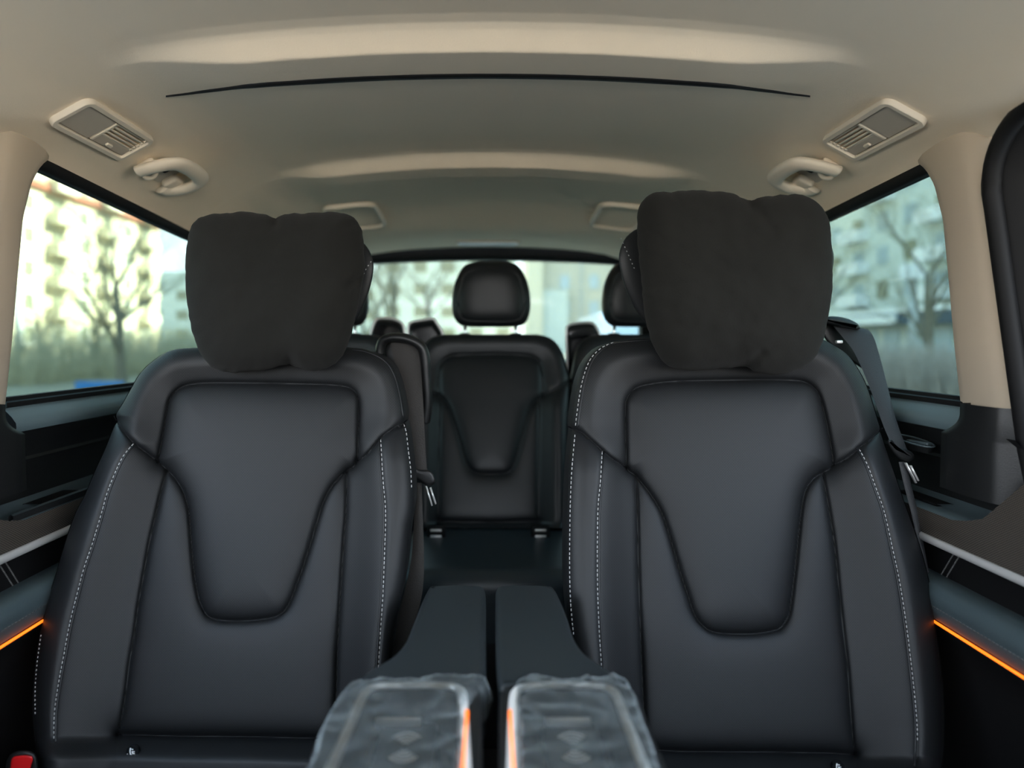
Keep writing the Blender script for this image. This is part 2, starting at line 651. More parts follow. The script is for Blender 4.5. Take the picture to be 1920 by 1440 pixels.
def side(s, n_win, n_trim, which):
    glass_edge = lambda h: front_edge(h) + (0.020 if s > 0 else -0.006)
    Ys = np.linspace(0.55, 2.9, 60)
    hl = [-0.145, -0.16, -0.175, -0.20, -0.205, -0.215, -0.24, -0.272]
    xl = [0.772, 0.786, 0.797, 0.803, 0.800, 0.806, 0.808, 0.806]
    prof = list(zip(xl, hl))
    wall = thing('wall_' + which, (s * 0.8, 1.6, 0), 'dark lower side trim of the van on the %s' % which, None, kind='structure')

    def ext(name, pr, m, y0=0.55, y1=2.9, n=40, **kw):
        pr = [Vector((*p, 0)) for p in pr]
        rows = [[Vector((s * p.x, y, ZC + p.y)) for y in np.linspace(y0, y1, n)] for p in pr]
        return obj(name, *loft(rows), m, parent=wall, sm=40, **kw)
    ext('upper_panel', prof, 'black_plastic', 1.0)
    ext('window_sill', [(0.805, -0.098), (0.799, -0.104), (0.790, -0.112), (0.778, -0.124), (0.771, -0.134), (0.770, -0.142), (0.775, -0.150), (0.80, -0.155)], 'sill_pad', 1.115, label='grey padded ledge below the side window')
    ext('sill_seal', [(0.803, -0.092), (0.797, -0.093), (0.795, -0.099), (0.790, -0.101), (0.789, -0.108), (0.796, -0.112)], 'rubber', 1.12)
    ext('storage_ledge', [(0.81, -0.268), (0.80, -0.276), (0.77, -0.281), (0.750, -0.283), (0.744, -0.288), (0.744, -0.296), (0.76, -0.30)], 'sill_vinyl', 1.02)
    if s < 0:
      ext('handle_rail', [(0.752, -0.283), (0.752, -0.274), (0.748, -0.272), (0.744, -0.274), (0.744, -0.284)], 'soft_black', 1.07, 2.6)
    ext('switch_recess', rrect(0.030, 0.004, 0.0015, cx=0.776, cy=-0.2785), 'rubber', 1.16, 1.27, 4)
    # woven decor strip, swept up towards the door
    yy = np.linspace(0.75, 2.9, 70)
    top = np.interp(yy, [0.75, 0.93, 0.97, 1.0, 1.03, 1.08], [-0.17, -0.185, -0.20, -0.235, -0.268, -0.286])
    rows = []
    for k in range(7):
        t = k / 6
        rows.append([Vector((s * (0.742 + 0.03 * max(0, (tp + 0.286) / 0.12) * (1 - t) - 0.003 * math.sin(math.pi * t)), y, ZC + tp * (1 - t) + -0.327 * t)) for y, tp in zip(yy, top)])
    obj('decor_strip', *loft(rows), 'carbon_weave', parent=wall, label='dark woven-look decor strip')
    obj('silver_strip', *tube([Vector((s * 0.740, y, ZC - 0.332)) for y in np.linspace(0.7, 2.8, 30)], 0.0055, 8, flat=1.3), 'satin_silver', parent=wall)
    ext('lower_insert', [(0.748, -0.334), (0.757, -0.338), (0.762, -0.346), (0.762, -0.400)], 'rubber')
    ext('armrest_pad', [(0.768, -0.393), (0.755, -0.391), (0.742, -0.3895), (0.730, -0.391), (0.720, -0.395), (0.7135, -0.401), (0.7105, -0.409), (0.7115, -0.418), (0.7165, -0.443), (0.719, -0.447), (0.725, -0.448)], 'sill_vinyl', 0.55, 1.5, label='padded grey armrest on the side wall')
    obj('light_strip', *tube([Vector((s * 0.7160, y, ZC - 0.4495)) for y in np.linspace(0.55, 1.5, 20)], 0.0022, 6), 'amber_light', parent=wall, label='glowing amber light strip under the armrest')
    ext('lower_panel', [(0.725, -0.448), (0.725, -0.460), (0.745, -0.48), (0.755, -0.52), (0.76, -0.6), (0.76, -1.0)], 'rubber', 0.55, 1.5)
    ext('rear_lower_panel', [(0.762, -0.372), (0.762, -1.0)], 'rubber', 1.5)
    ext('door_light_block', [(0.82, -0.12), (0.80, -0.125), (0.79, -0.15), (0.79, -1.0)], 'soft_black', -0.85, 1.0)  # unseen panel added to keep low light out of the cabin
    # thread seams
    dash = []
    for y in np.arange(0.6, 1.48, 0.0075):
        dash.append(box(min(s * 0.7150, s * 0.7118), max(s * 0.7150, s * 0.7118), y, y + 0.0045, ZC - 0.4245, ZC - 0.4235))
    obj('thread_seam', *merge(dash), 'grey_thread', parent=wall, kind='stuff', sm=False)
    dash = []
    for y0 in (1.100, 1.113) if s > 0 else (1.060, 1.073):
        for k in range(18):
            h, y = -0.343 - k * 0.0029, y0 + k * 0.0020
            dash.append(box(min(s * 0.7600, s * 0.7625), max(s * 0.7600, s * 0.7625), y, y + 0.0011, ZC + h - 0.0018, ZC + h))
    obj('double_seam', *merge(dash), 'grey_thread', parent=wall, kind='stuff', sm=False)
    # lower body below the wall, outer skin
    obj('outer_skin', *loft([[Vector((s * 0.86, y, ZC - 0.10)) for y in (0.55, 2.93)], [Vector((s * 0.88, y, ZC - 0.7)) for y in (0.55, 2.93)], [Vector((s * 0.86, y, ZC - 1.25)) for y in (0.55, 2.93)]]), 'black_plastic', parent=wall)

    # side window
    hs = np.linspace(-0.105, 0.302, 30)
    win = thing('window_%d' % n_win, (s * 0.77, 1.8, ZC - 0.1), 'tinted side window on the %s behind the seats' % which, None, kind='structure')
    inn, out = [], []
    yend = 2.62
    for dx, dst in ((0.0, inn), (0.004, out)):
        for u in np.linspace(0, 1, 12):
            row = []
            for h in hs:
                y0 = float(glass_edge(h)) - 0.012
                y = y0 + (yend - y0) * u
                hh = min(h, float(edge_h(y)) - 0.002)
                row.append(Vector((s * (glass_x(hh) + 0.006 + dx), y, ZC + hh)))
            dst.append(row)
    v1, f1 = loft(inn)
    v2, f2 = loft(out)
    obj('pane', *merge([(v1, f1), (v2, f2)]), 'privacy_glass', parent=win)
    # black strip along its top edge
    yy = np.linspace(1.125, 2.62, 40)
    rows = []
    for dh, dx in ((0.002, -0.004), (-0.004, -0.006), (-0.015, -0.003), (-0.0175, 0.0), (-0.0175, 0.014), (0.0, 0.014)):
        rows.append([Vector((s * (glass_x(float(edge_h(y)) + dh) + dx), y, ZC + float(edge_h(y)) + dh)) for y in yy])
    obj('top_seal', *loft(rows), 'rubber', parent=win, sm=40)

    # beige pillar between window and door
    rows = []
    for h in np.linspace(-0.105, 0.345, 46):
        y1 = float(glass_edge(h))
        y0 = 1.012
        row = []
        gx_ = glass_x(h)
        for t, dx in ((0, 0.010), (0.02, -0.001), (0.07, -0.008), (0.2, -0.013), (0.45, -0.018), (0.7, -0.020), (0.82, -0.018), (0.92, -0.010), (1.0, 0.004)):
            row.append(Vector((s * (gx_ + dx), y1 + (y0 - y1) * t, ZC + h)))
        rows.append(row)
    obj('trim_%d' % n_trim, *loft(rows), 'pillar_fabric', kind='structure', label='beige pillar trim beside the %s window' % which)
    # black lower part of the pillar, with the rounded corner under the window
    rows = []
    for h in np.linspace(-0.245, -0.1, 70):
        y1 = (1.110 if s > 0 else 1.085) + 0.045 * min(1.0, max(0.0, (-0.116 - h) / 0.036)) ** 2.2
        gx_ = glass_x(-0.1) - 0.003 * (h + 0.1) / -0.1
        row = []
        for t, dx in ((0, 0.012), (0.002, -0.030), (0.03, -0.0345), (0.2, -0.037), (0.5, -0.038), (0.8, -0.036), (0.9, -0.030), (1.0, -0.004)):
            row.append(Vector((s * (gx_ + dx), y1 + (1.006 - y1) * t, ZC + h)))
        rows.append(row)
    obj('trim_%d' % (n_trim + 2), *loft(rows), 'black_plastic', kind='structure', label='black lower pillar cover beside the %s window' % which)
    # door opening: black rubber seal and frame band
    path = []
    for h in np.linspace(-0.32, 0.22, 24):
        path.append((glass_x(h) - 0.012, 1.008, h))
    for k in range(1, 13):
        a = math.pi / 2 * k / 12
        path.append((glass_x(0.22) - 0.012 - 0.012 * k / 12, 1.008 - 0.10 * (1 - math.cos(a)), 0.22 + 0.10 * math.sin(a)))
    for y in np.linspace(0.88, 0.2, 12):
        path.append((glass_x(0.22) - 0.024, y, 0.322))
    pts = [Vector((s * x, y, ZC + h)) for x, y, h in path]
    seal = thing('trim_%d' % (n_trim + 4), (s * 0.76, 0.9, ZC - 0.3), 'black rubber seal and frame around the %s door opening' % which, None, kind='structure')
    obj('seal_bead', *tube(pts, 0.013, 10), 'rubber', parent=seal)
    band = [[], [], []]
    n = len(path)
    for i, (x, y, h) in enumerate(path):
        k = min(max((i - 24) / 12, 0), 1)
        w = math.pi / 2 * k
        band[0].append(Vector((s * (x + 0.004), y, ZC + h)))
        band[1].append(Vector((s * (x + 0.035), y - 0.045 * math.cos(w), ZC + h - 0.045 * math.sin(w) * 0.3)))
        band[2].append(Vector((s * (x + 0.13), y - 0.055 * math.cos(w), ZC + h - 0.02 * math.sin(w))))
    obj('door_frame', *loft(band), 'rubber', parent=seal)
    # rear corner pillar
    rows = []
    for h in np.linspace(-0.3, 0.25, 12):
        gx_ = glass_x(h)
        rows.append([Vector((s * (gx_ + 0.01), 2.60, ZC + h)), Vector((s * (gx_ - 0.03), 2.64, ZC + h)), Vector((s * (gx_ - 0.05), 2.80, ZC + h)), Vector((s * (gx_ - 0.08), 2.95, ZC + h))])
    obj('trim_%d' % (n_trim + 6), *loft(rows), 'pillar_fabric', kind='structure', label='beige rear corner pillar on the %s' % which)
    return wall


wall_l = side(-1, 1, 1, 'left')
wall_r = side(1, 2, 2, 'right')

# oval cup with a block on the right wall
cx, cy, ch = 0.772, 1.24, -0.18
ring = [Vector((cx + 0.020 * math.cos(a), cy + 0.052 * math.sin(a), ZC + ch + 0.004 * math.sin(a))) for a in np.linspace(0, 2 * math.pi, 40, endpoint=False)]
obj('oval_rim', *tube(ring, 0.0016, 8, closed=True), 'sill_vinyl', parent=wall_r, label='oval rim of a cup recess')
obj('oval_cup', *loft([[p * 1.0 for p in ring], [Vector((cx + (p.x - cx) * 0.85, cy + (p.y - cy) * 0.85, p.z - 0.012)) for p in ring]], True), 'black_plastic', parent=wall_r)
obj('cup_latch', *rbox((0.012, 0.045, 0.007), 0.002, 2, Matrix.Translation((cx + 0.008, cy - 0.005, ZC + ch - 0.003)) @ Matrix.Rotation(0.25, 4, 'Z')), 'sill_vinyl', parent=wall_r)

# floor
obj('floor', *box(-0.86, 0.86, -0.9, 3.0, -0.06, 0.0), 'carpet', sm=False, kind='structure', label='dark carpeted van floor')
# unseen front wall, raised to block low light from the lower seats
obj('wall_front', *box(-0.86, 0.86, -0.92, -0.86, -0.06, 0.98), 'black_plastic', sm=False, kind='structure', label='unseen dark wall behind the viewer, blocks low light')

# ------------------------------------------------------------------ tailgate with rear window
tg = thing('wall_back', (0, 2.95, 0), 'black tailgate frame around the rear window', None, kind='structure')
wi = [(-0.66, -0.12), (-0.66, 0.18), (-0.63, 0.290), (-0.60, 0.322), (-0.55, 0.334), (-0.4, 0.343), (-0.2, 0.350), (0, 0.3525), (0.2, 0.350), (0.4, 0.343), (0.55, 0.334), (0.60, 0.322), (0.63, 0.290), (0.66, 0.18), (0.66, -0.12), (0.3, -0.13), (0, -0.13), (-0.3, -0.13)]
wo = [(-0.84, -0.4), (-0.84, 0.1), (-0.80, 0.30), (-0.77, 0.38), (-0.7, 0.40), (-0.45, 0.42), (-0.22, 0.43), (0, 0.44), (0.22, 0.43), (0.45, 0.42), (0.7, 0.40), (0.77, 0.38), (0.80, 0.30), (0.84, 0.1), (0.84, -0.4), (0.35, -0.5), (0, -0.5), (-0.35, -0.5)]
rows = [[Vector((x, 3.0, ZC + h)) for x, h in wo], [Vector((x, 2.94, ZC + h)) for x, h in [(a * 0.985, b - 0.02) for a, b in wo]],
        [Vector((x, 2.935, ZC + h + 0.016)) for x, h in wi], [Vector((x, 2.95, ZC + h)) for x, h in wi], [Vector((x, 3.0, ZC + h)) for x, h in wi]]
obj('frame', *loft(rows, True), 'rubber', parent=tg, sm=30)
obj('tailgate_panel', *box(-0.84, 0.84, 2.96, 3.0, -0.05, ZC - 0.45, 0.005), 'black_plastic', parent=tg, sm=30)
win = thing('window_3', (0, 2.98, ZC - 0.13), 'rear window between the rear headrests', None, kind='structure')
v = [Vector((x * 1.01, 2.985, ZC + h + 0.005)) for x, h in wi]
v2 = [Vector((x * 1.01, 2.989, ZC + h + 0.005)) for x, h in wi]
n = len(v)
obj('pane', v + v2, [tuple(range(n)), tuple(range(n, 2 * n))], 'rear_glass', parent=win, sm=False)
rows = []

# ------------------------------------------------------------------ seats
class Back:
    """one upholstered backrest: outline and seams of the cover, laid on a reclined plane"""

    def __init__(s, Y0, t, left, right, inset, yoke_l, yoke_r, in_l, in_r, st_l, st_r, bottom, scale=1.0, ybot=1440):
        s.Y0, s.t, s.k, s.ybot = Y0, t, scale, ybot
        s.left, s.right = sorted([(y, x) for x, y in soft(left, 4)]), sorted([(y, x) for x, y in soft(right, 4)])
        s.top = s.left[0][0]
        s.inset = soft(inset, 5, True)
        s.yoke_l, s.yoke_r = soft(yoke_l), soft(yoke_r)
        s.in_l, s.in_r, s.st_l, s.st_r = soft(in_l), soft(in_r), soft(st_l), soft(st_r)
        s.bottom = bottom
        L = [(x, y) for y, x in s.left]
        R = [(x, y) for y, x in s.right]
        s.outline = L[::-1] + R

    def row(s, pts, y):
        q = sorted((b, a) for a, b in pts)
        ya = np.array([p[0] for p in q])
        xa = np.array([p[1] for p in q])
        r = np.interp(y, ya, xa)
        k = (xa[-1] - xa[-8]) / max(ya[-1] - ya[-8], 1) if len(q) > 8 else 0
        return r + np.where(y > ya[-1], (y - ya[-1]) * k, 0)

    def h(s, X, Y):
        k = s.k
        e = poly_dist(X, Y, s.outline)
        R = 40.0 * k
        q = np.clip(1 - e / R, 0, 1)
        h = -0.036 * k * (1 - np.sqrt(np.maximum(1 - q * q, 0)))
        xl, xr, ol, or_ = s.row(s.in_l, Y), s.row(s.in_r, Y), s.row(s.st_l, Y), s.row(s.st_r, Y)
        bl = sstep(0, 1, np.clip((xl - X) / np.maximum(xl - ol, 5), 0, 1.15) / 1.15)
        br = sstep(0, 1, np.clip((X - xr) / np.maximum(or_ - xr, 5), 0, 1.15) / 1.15)
        bol = 0.034 * (bl + br)
        din = poly_dist(X, Y, s.inset + s.inset[:1])
        ins = inside(X, Y, s.inset)
        yk = 0.020 * sstep(0, 70 * k, din) * (~ins)
        ytop = min(y for x, y in s.inset)
        ymid = s.yoke_l[0][1]
        b = sstep(ymid + 90 * k, ymid - 10 * k, Y)
        h = h + k * (bol * (1 - b) + yk * b)
        h = h + np.where(ins, 0.006 * k * (1 - np.exp(-din / (26 * k))), 0)

        def groove(d, dep, w, sd, sw):
            return k * (dep * np.exp(-d / (w * k)) + sd * np.exp(-d / (sw * k)))
        h = h - groove(din, 0.0105, 3.4, 0.010, 20)
        h = h - groove(np.minimum(poly_dist(X, Y, s.yoke_l), poly_dist(X, Y, s.yoke_r)), 0.0095, 3.2, 0.008, 18)
        h = h - groove(np.minimum(poly_dist(X, Y, s.in_l), poly_dist(X, Y, s.in_r)), 0.0095, 3.0, 0.006, 15)
        h = h - groove(np.minimum(poly_dist(X, Y, s.st_l), poly_dist(X, Y, s.st_r)), 0.0022, 3.0, 0.002, 10)
        h = h - groove(poly_dist(X, Y, s.bottom), 0.014, 5.0, 0.012, 16)
        yb = np.interp(X, [p[0] for p in s.bottom], [p[1] for p in s.bottom])
        h = h + 0.03 * k * sstep(0, 50 * k, Y - yb)
        return h

    def at(s, X, Y, lift=0.0):
        X, Y = np.asarray(X, float), np.asarray(Y, float)
        hh = s.h(X, Y) + lift
        a, b = (X - VX) / F, (VY - Y) / F
        D = (s.Y0 - hh) / (1 - s.t * b)
        return np.stack([a * D, D, ZC + b * D], -1)

    def build(s, root, panel_mat, plain_mat, rows=330, cols=270, shell='black_leather', deep=0.13):
        k = s.k
        y = np.concatenate([s.top + (np.linspace(0, 1, 40) ** 2) * 60 * k, np.linspace(s.top + 60 * k, s.ybot, rows)[1:]])
        Lx = np.interp(y, [p[0] for p in s.left], [p[1] for p in s.left])
        Rx = np.interp(y, [p[0] for p in s.right], [p[1] for p in s.right])
        u = np.linspace(0, 1, cols)
        u = u * 0.75 + 0.25 * (u - np.sin(2 * np.pi * u) / (2 * np.pi) * 1.0)
        Xg = Lx[:, None] + (Rx - Lx)[:, None] * u[None]
        Yg = np.repeat(y[:, None], cols, 1)
        Pw = s.at(Xg, Yg)
        cxm = (Xg[:-1, :-1] + Xg[1:, 1:]) / 2
        cym = (Yg[:-1, :-1] + Yg[1:, 1:]) / 2
        reg = np.zeros(cxm.shape, int)                     # 0 centre panel
        yl = np.interp(cxm, [p[0] for p in s.yoke_l], [p[1] for p in s.yoke_l])
        yr = np.interp(cxm, [p[0] for p in s.yoke_r], [p[1] for p in s.yoke_r])
        xl, xr, ol, or_ = (s.row(q, cym) for q in (s.in_l, s.in_r, s.st_l, s.st_r))
        reg[cxm < xl] = 1
        reg[cxm > xr] = 2
        reg[cxm < ol] = 3
        reg[cxm > or_] = 4
        half = (cxm < (s.yoke_l[-1][0] + s.yoke_r[0][0]) / 2)
        reg[np.where(half, cym < yl, cym < yr)] = 5
        reg[inside(cxm, cym, s.inset)] = 6
        yb = np.interp(cxm, [p[0] for p in s.bottom], [p[1] for p in s.bottom])
        reg[(cym > yb) & (cxm > s.bottom[0][0] - 4) & (cxm < s.bottom[-1][0] + 4)] = 7
        names = {0: ('centre_panel', panel_mat), 1: ('side_bolster', panel_mat), 2: ('side_bolster', panel_mat), 3: ('outer_bolster', plain_mat),
                 4: ('outer_bolster', plain_mat), 5: ('shoulder_panel', panel_mat), 6: ('backrest_insert', panel_mat), 7: ('lower_roll', plain_mat)}
        Pf = Pw.reshape(-1, 3)
        du = np.gradient(Pw, axis=1)
        dv = np.gradient(Pw, axis=0)
        Nf = np.cross(du, dv).reshape(-1, 3)
        Nf /= np.maximum(np.linalg.norm(Nf, axis=1, keepdims=True), 1e-12)
        Nf *= np.where(Nf[:, 1:2].mean() > 0, -1, 1)
        uvf = np.stack([Xg.ravel(), Yg.ravel()], 1) * s.Y0 / F
        for r_, (nm, mt) in names.items():
            jj, ii = np.nonzero(reg == r_)
            if len(jj) == 0:
                continue
            q = np.stack([jj * cols + ii, (jj + 1) * cols + ii, (jj + 1) * cols + ii + 1, jj * cols + ii + 1], 1)
            used, inv = np.unique(q.ravel(), return_inverse=True)
            obj(nm, Pf[used], inv.reshape(-1, 4), mt, parent=root, uv=uvf[used], normals=Nf[used])
        for ln in (s.inset + s.inset[:1], s.yoke_l, s.yoke_r, s.in_l, s.in_r, s.bottom):
            q = resample([Vector((*p, 0)) for p in ln], max(int(sum(math.dist(p_, r_) for p_, r_ in zip(ln, ln[1:])) / 4), 4), False)
            w = s.at(np.array([p.x for p in q]), np.array([p.y for p in q]), 0.0004 + 0.0006 * k)
            obj('seam_shade_line', *tube([Vector(p) for p in w], 0.0012, 5), 'seam_shade', parent=root)  # dark tube standing in for the shade at the groove bottom
        # sides and back
        N = len(y)
        loop = [(j, 0) for j in range(N - 1, -1, -4)] + [(0, i) for i in range(0, cols, 4)] + [(j, cols - 1) for j in range(0, N, 4)]
        edge = [Vector(Pw[j, i]) for j, i in loop]
        c = sum(edge, Vector()) / len(edge)
        rws = []
        for d, sc in ((-0.002, 1.0), (0.02, 1.0), (deep * 0.6, 0.99), (deep * 0.85, 0.96), (deep, 0.90), (deep * 1.04, 0.8)):
            rws.append([Vector((c.x + (p.x - c.x) * sc, p.y + d, c.z + (p.z - c.z) * (sc if p.z > c.z else 1))) for p in edge])
        v, f = loft(rws)
        n = len(edge)
        f.append(tuple(range((len(rws) - 1) * n, len(rws) * n)))
        obj('backrest_shell', v, f, shell, parent=root)

    def stitches(s, root, line, on=5.2, off=3.6, wide=1.5, lift=0.0008, name='stitching'):
        pts = resample([Vector((*p, 0)) for p in line], max(int(sum(math.dist(a, b) for a, b in zip(line, line[1:]))), 4), False)
        X = np.array([p.x for p in pts])
        Y = np.array([p.y for p in pts])
        W = s.at(X, Y, lift)
        W2 = s.at(X, Y, lift + 0.0012)
        out = []
        pitch = on + off
        i = 0.0
        while i + on < len(pts) - 1:
            a, b = int(i), int(i + on)
            A, B = Vector(W[a]), Vector(W[b])
            A2, B2 = Vector(W2[a]), Vector(W2[b])
            t = (B - A).normalized()
            o_ = t.cross((A2 - A).normalized()).normalized() * (wide / 2 * s.Y0 / F)
            out.append(([A - o_, A + o_, B + o_, B - o_, A2 - o_ * .7 + t * .0006, A2 + o_ * .7 + t * .0006, B2 + o_ * .7 - t * .0006, B2 - o_ * .7 - t * .0006],
                        [(0, 1, 5, 4), (1, 2, 6, 5), (2, 3, 7, 6), (3, 0, 4, 7), (4, 5, 6, 7)]))
            i += pitch
        obj(name, *merge(out), 'thread', parent=root, kind='stuff', label='white contrast stitching')

    def piping(s, root, line, dx, r=0.0013, name='piping', m='dark_leather'):
        X = np.array([p[0] + dx for p in line])
        Y = np.array([p[1] for p in line])
        obj(name, *tube([Vector(p) for p in s.at(X, Y, 0.0006)], r, 6), m, parent=root)


def cushion(name, outline, Y, front, back, m, parent=None, wings=0.0, wr=0.0, K=180, R=44, pw=2.6, tilt=0.0, blend=3.0, seed=0.0, folds=(), **kw):
    """stuffed body over a traced outline: bulges towards the viewer and to the back"""
    o = resample([Vector((*p, 0)) for p in soft(outline, 6, True)], K)
    if wr:
        o = [p + Vector((noise.noise(Vector((p.x / 14, p.y / 14, seed))), noise.noise(Vector((p.x / 14, p.y / 14, seed + 9))), 0)) * 2.2 for p in o]
    cx, cy = sum(p.x for p in o) / K, sum(p.y for p in o) / K
    ox, oy = np.array([p.x for p in o]), np.array([p.y for p in o])
    sx, sy = ox.copy(), oy.copy()
    for _ in range(30):
        sx = (np.roll(sx, 1) + 2 * sx + np.roll(sx, -1)) / 4
        sy = (np.roll(sy, 1) + 2 * sy + np.roll(sy, -1)) / 4
    hw = (ox.max() - ox.min()) / 2
    V, Fc, rows = [], [], []
    for sgn, T in ((1, front), (-1, back)):
        rng = range(1, R + 1) if sgn > 0 else range(R - 1, 0, -1)
        for i in rng:
            r = math.sin(i / R * math.pi / 2)
            b = r ** blend
            X = cx + r * (sx * (1 - b) + ox * b - cx)
            Yp = cy + r * (sy * (1 - b) + oy * b - cy)
            hgt = np.full(K, T * max(1 - r ** pw, 0.0) ** (1 / 2.0)) * sgn
            row = []
            if wr and sgn > 0:
                for fx0, fy0, fx1, fy1, fd, fw in folds:
                    d = poly_dist(X, Yp, [(fx0, fy0), (fx1, fy1)])
                    hgt = hgt - fd * np.exp(-(d / fw) ** 2) * min(1, 6 * (1 - r ** 6))
            for q in range(K):
                w = 0.0
                if wr:
                    p3 = Vector((X[q] / 55 + seed, Yp[q] / 55, sgn))
                    w = wr * (noise.noise(p3) + 0.5 * noise.noise(p3 * 2.3) + 0.9 * r ** 8 * noise.noise(Vector((ox[q] / 16 + seed, oy[q] / 16, 3))))
                    w *= (1 - 0.55 * r ** 20)
                d = Y - hgt[q] - w - wings * ((X[q] - cx) / hw) ** 2 + tilt * (Yp[q] - cy) / F
                row.append(P(X[q], Yp[q], d))
            rows.append(row)
    V, Fc = loft(rows, True)
    n = len(V)
    V.append(P(cx, cy, Y - front))
    V.append(P(cx, cy, Y + back))
    for q in range(K):
        Fc.append((n, (q + 1) % K, q))
        Fc.append((n + 1, n - K + q, n - K + (q + 1) % K))
    return obj(name, V, Fc, m, parent=parent, **kw)


SEAT_L = dict(
    Y0=1.25, t=0.34,
    left=[(430, 648), (367, 652), (320, 657), (287, 677), (263, 700), (247, 727), (230, 757), (218, 777), (220, 790), (213, 803), (197, 843), (180, 880), (160, 927), (143, 960), (127, 1003), (110, 1060), (97, 1103), (83, 1153), (73, 1200), (66, 1253), (62, 1300), (62, 1343), (66, 1390), (72, 1440)],
    right=[(600, 648), (660, 652), (683, 655), (707, 663), (723, 673), (737, 687), (747, 713), (755, 747), (760, 780), (758, 795), (763, 803), (768, 840), (773, 880), (776, 923), (775, 960), (768, 1000), (760, 1076), (750, 1133), (740, 1176), (733, 1226), (722, 1300), (714, 1380), (710, 1440)],
    inset=[(297, 866), (299, 850), (304, 825), (310, 790), (316, 757), (324, 740), (337, 728), (357, 721), (400, 718), (500, 719), (600, 721), (640, 724), (660, 730), (670, 743), (673, 763), (672, 813), (669, 866),
           (650, 883), (632, 900), (617, 920), (605, 945), (597, 970), (577, 1037), (560, 1087), (543, 1130), (530, 1148), (513, 1157), (483, 1162), (450, 1164), (417, 1163), (393, 1157), (380, 1140), (372, 1117), (365, 1077), (360, 1027), (355, 965), (347, 930), (333, 903), (313, 880)],
    yoke_l=[(214, 780), (227, 803), (247, 827), (273, 848), (297, 866)],
    yoke_r=[(669, 866), (690, 850), (713, 823), (735, 806), (753, 795), (764, 787)],
    in_l=[(313, 884), (302, 923), (292, 967), (280, 1020), (270, 1077), (260, 1133), (252, 1193), (243, 1243), (237, 1293), (230, 1337), (222, 1377)],
    in_r=[(650, 886), (649, 960), (646, 1000), (641, 1076), (634, 1191), (631, 1288), (626, 1385)],
    st_l=[(250, 832), (230, 857), (213, 893), (200, 927), (191, 960), (173, 1020), (157, 1067), (143, 1120), (130, 1173), (120, 1227), (110, 1280), (102, 1337), (101, 1390)],
    st_r=[(714, 824), (718, 897), (723, 960), (721, 1037), (718, 1114), (713, 1191), (710, 1240), (706, 1300), (702, 1380)],
    bottom=[(222, 1377), (333, 1380), (467, 1381), (580, 1384), (626, 1386)])
SEAT_R = dict(
    Y0=1.25, t=0.34,
    left=[(1270, 632), (1213, 634), (1167, 639), (1133, 647), (1113, 660), (1097, 680), (1087, 703), (1079, 733), (1072, 780), (1070, 800), (1072, 812), (1068, 847), (1064, 900), (1061, 960), (1060, 1056), (1062, 1133), (1068, 1191), (1080, 1260), (1092, 1340), (1098, 1440)],
    right=[(1460, 632), (1520, 633), (1543, 637), (1563, 647), (1587, 663), (1603, 683), (1620, 713), (1633, 747), (1643, 780), (1649, 800), (1651, 812), (1663, 847), (1680, 897), (1697, 947), (1723, 1020), (1740, 1083), (1748, 1133), (1756, 1193), (1763, 1243), (1768, 1293), (1770, 1343), (1769, 1400), (1765, 1440)],
    inset=[(1175, 878), (1174, 850), (1173, 813), (1173, 760), (1179, 742), (1193, 728), (1223, 720), (1273, 715), (1380, 713), (1480, 713), (1513, 718), (1530, 731), (1539, 750), (1547, 780), (1555, 820), (1561, 872),
           (1540, 887), (1520, 903), (1508, 927), (1502, 958), (1497, 1003), (1490, 1070), (1483, 1127), (1477, 1157), (1463, 1177), (1447, 1183), (1413, 1188), (1363, 1188), (1333, 1183), (1313, 1168), (1300, 1147), (1290, 1117), (1280, 1087), (1268, 1047), (1255, 1003), (1240, 960), (1220, 927), (1207, 910), (1193, 893)],
    yoke_l=[(1066, 800), (1077, 805), (1090, 811), (1107, 825), (1127, 843), (1147, 860), (1175, 878)],
    yoke_r=[(1561, 873), (1587, 860), (1613, 840), (1637, 820), (1655, 803)],
    in_l=[(1192, 896), (1194, 930), (1195, 960), (1197, 1076), (1201, 1191), (1206, 1307), (1211, 1405)],
    in_r=[(1543, 890), (1548, 920), (1555, 960), (1565, 1027), (1573, 1110), (1580, 1177), (1588, 1243), (1593, 1310), (1598, 1377), (1602, 1414)],
    st_l=[(1129, 847), (1126, 900), (1121, 960), (1120, 1076), (1123, 1172), (1127, 1237), (1132, 1320), (1138, 1400)],
    st_r=[(1611, 842), (1627, 873), (1643, 917), (1658, 960), (1673, 1027), (1687, 1093), (1700, 1177), (1710, 1260), (1717, 1327), (1720, 1377), (1718, 1435)],
    bottom=[(1211, 1405), (1280, 1409), (1447, 1410), (1560, 1412), (1602, 1415)])


def webbing(name, left, right, Y0, Y1, m, parent, thick=0.0016):
    n = 40
    L = resample([Vector((*p, 0)) for p in soft(left)], n, False)
    R = resample([Vector((*p, 0)) for p in soft(right)], n, False)
    rows = []
    for d in (0.0, thick):
        for a, b in ((0.0, 0), (0.25, -0.0015), (0.5, -0.002), (0.75, -0.0015), (1.0, 0)) if d == 0 else ((1.0, 0), (0.5, 0), (0.0, 0)):
            rows.append([P(L[i].x + (R[i].x - L[i].x) * a, L[i].y + (R[i].y - L[i].y) * a, Y0 + (Y1 - Y0) * i / (n - 1) + d + b) for i in range(n)])
    rows.append(rows[0])
    return obj(name, *loft(rows), m, parent=parent, sm=50)


def tongue(root, body, bars, Y):
    t = obj('belt_tongue', *slab_px(body, Y, 0.016, 0.006), 'black_plastic', parent=root, sm=50, label='black belt tongue')
    for a, b in bars:
        obj('metal_latch', *tube([P(*a, Y - 0.006), P(*b, Y - 0.006)], 0.0036, 8, flat=0.5), 'satin_silver', parent=t)


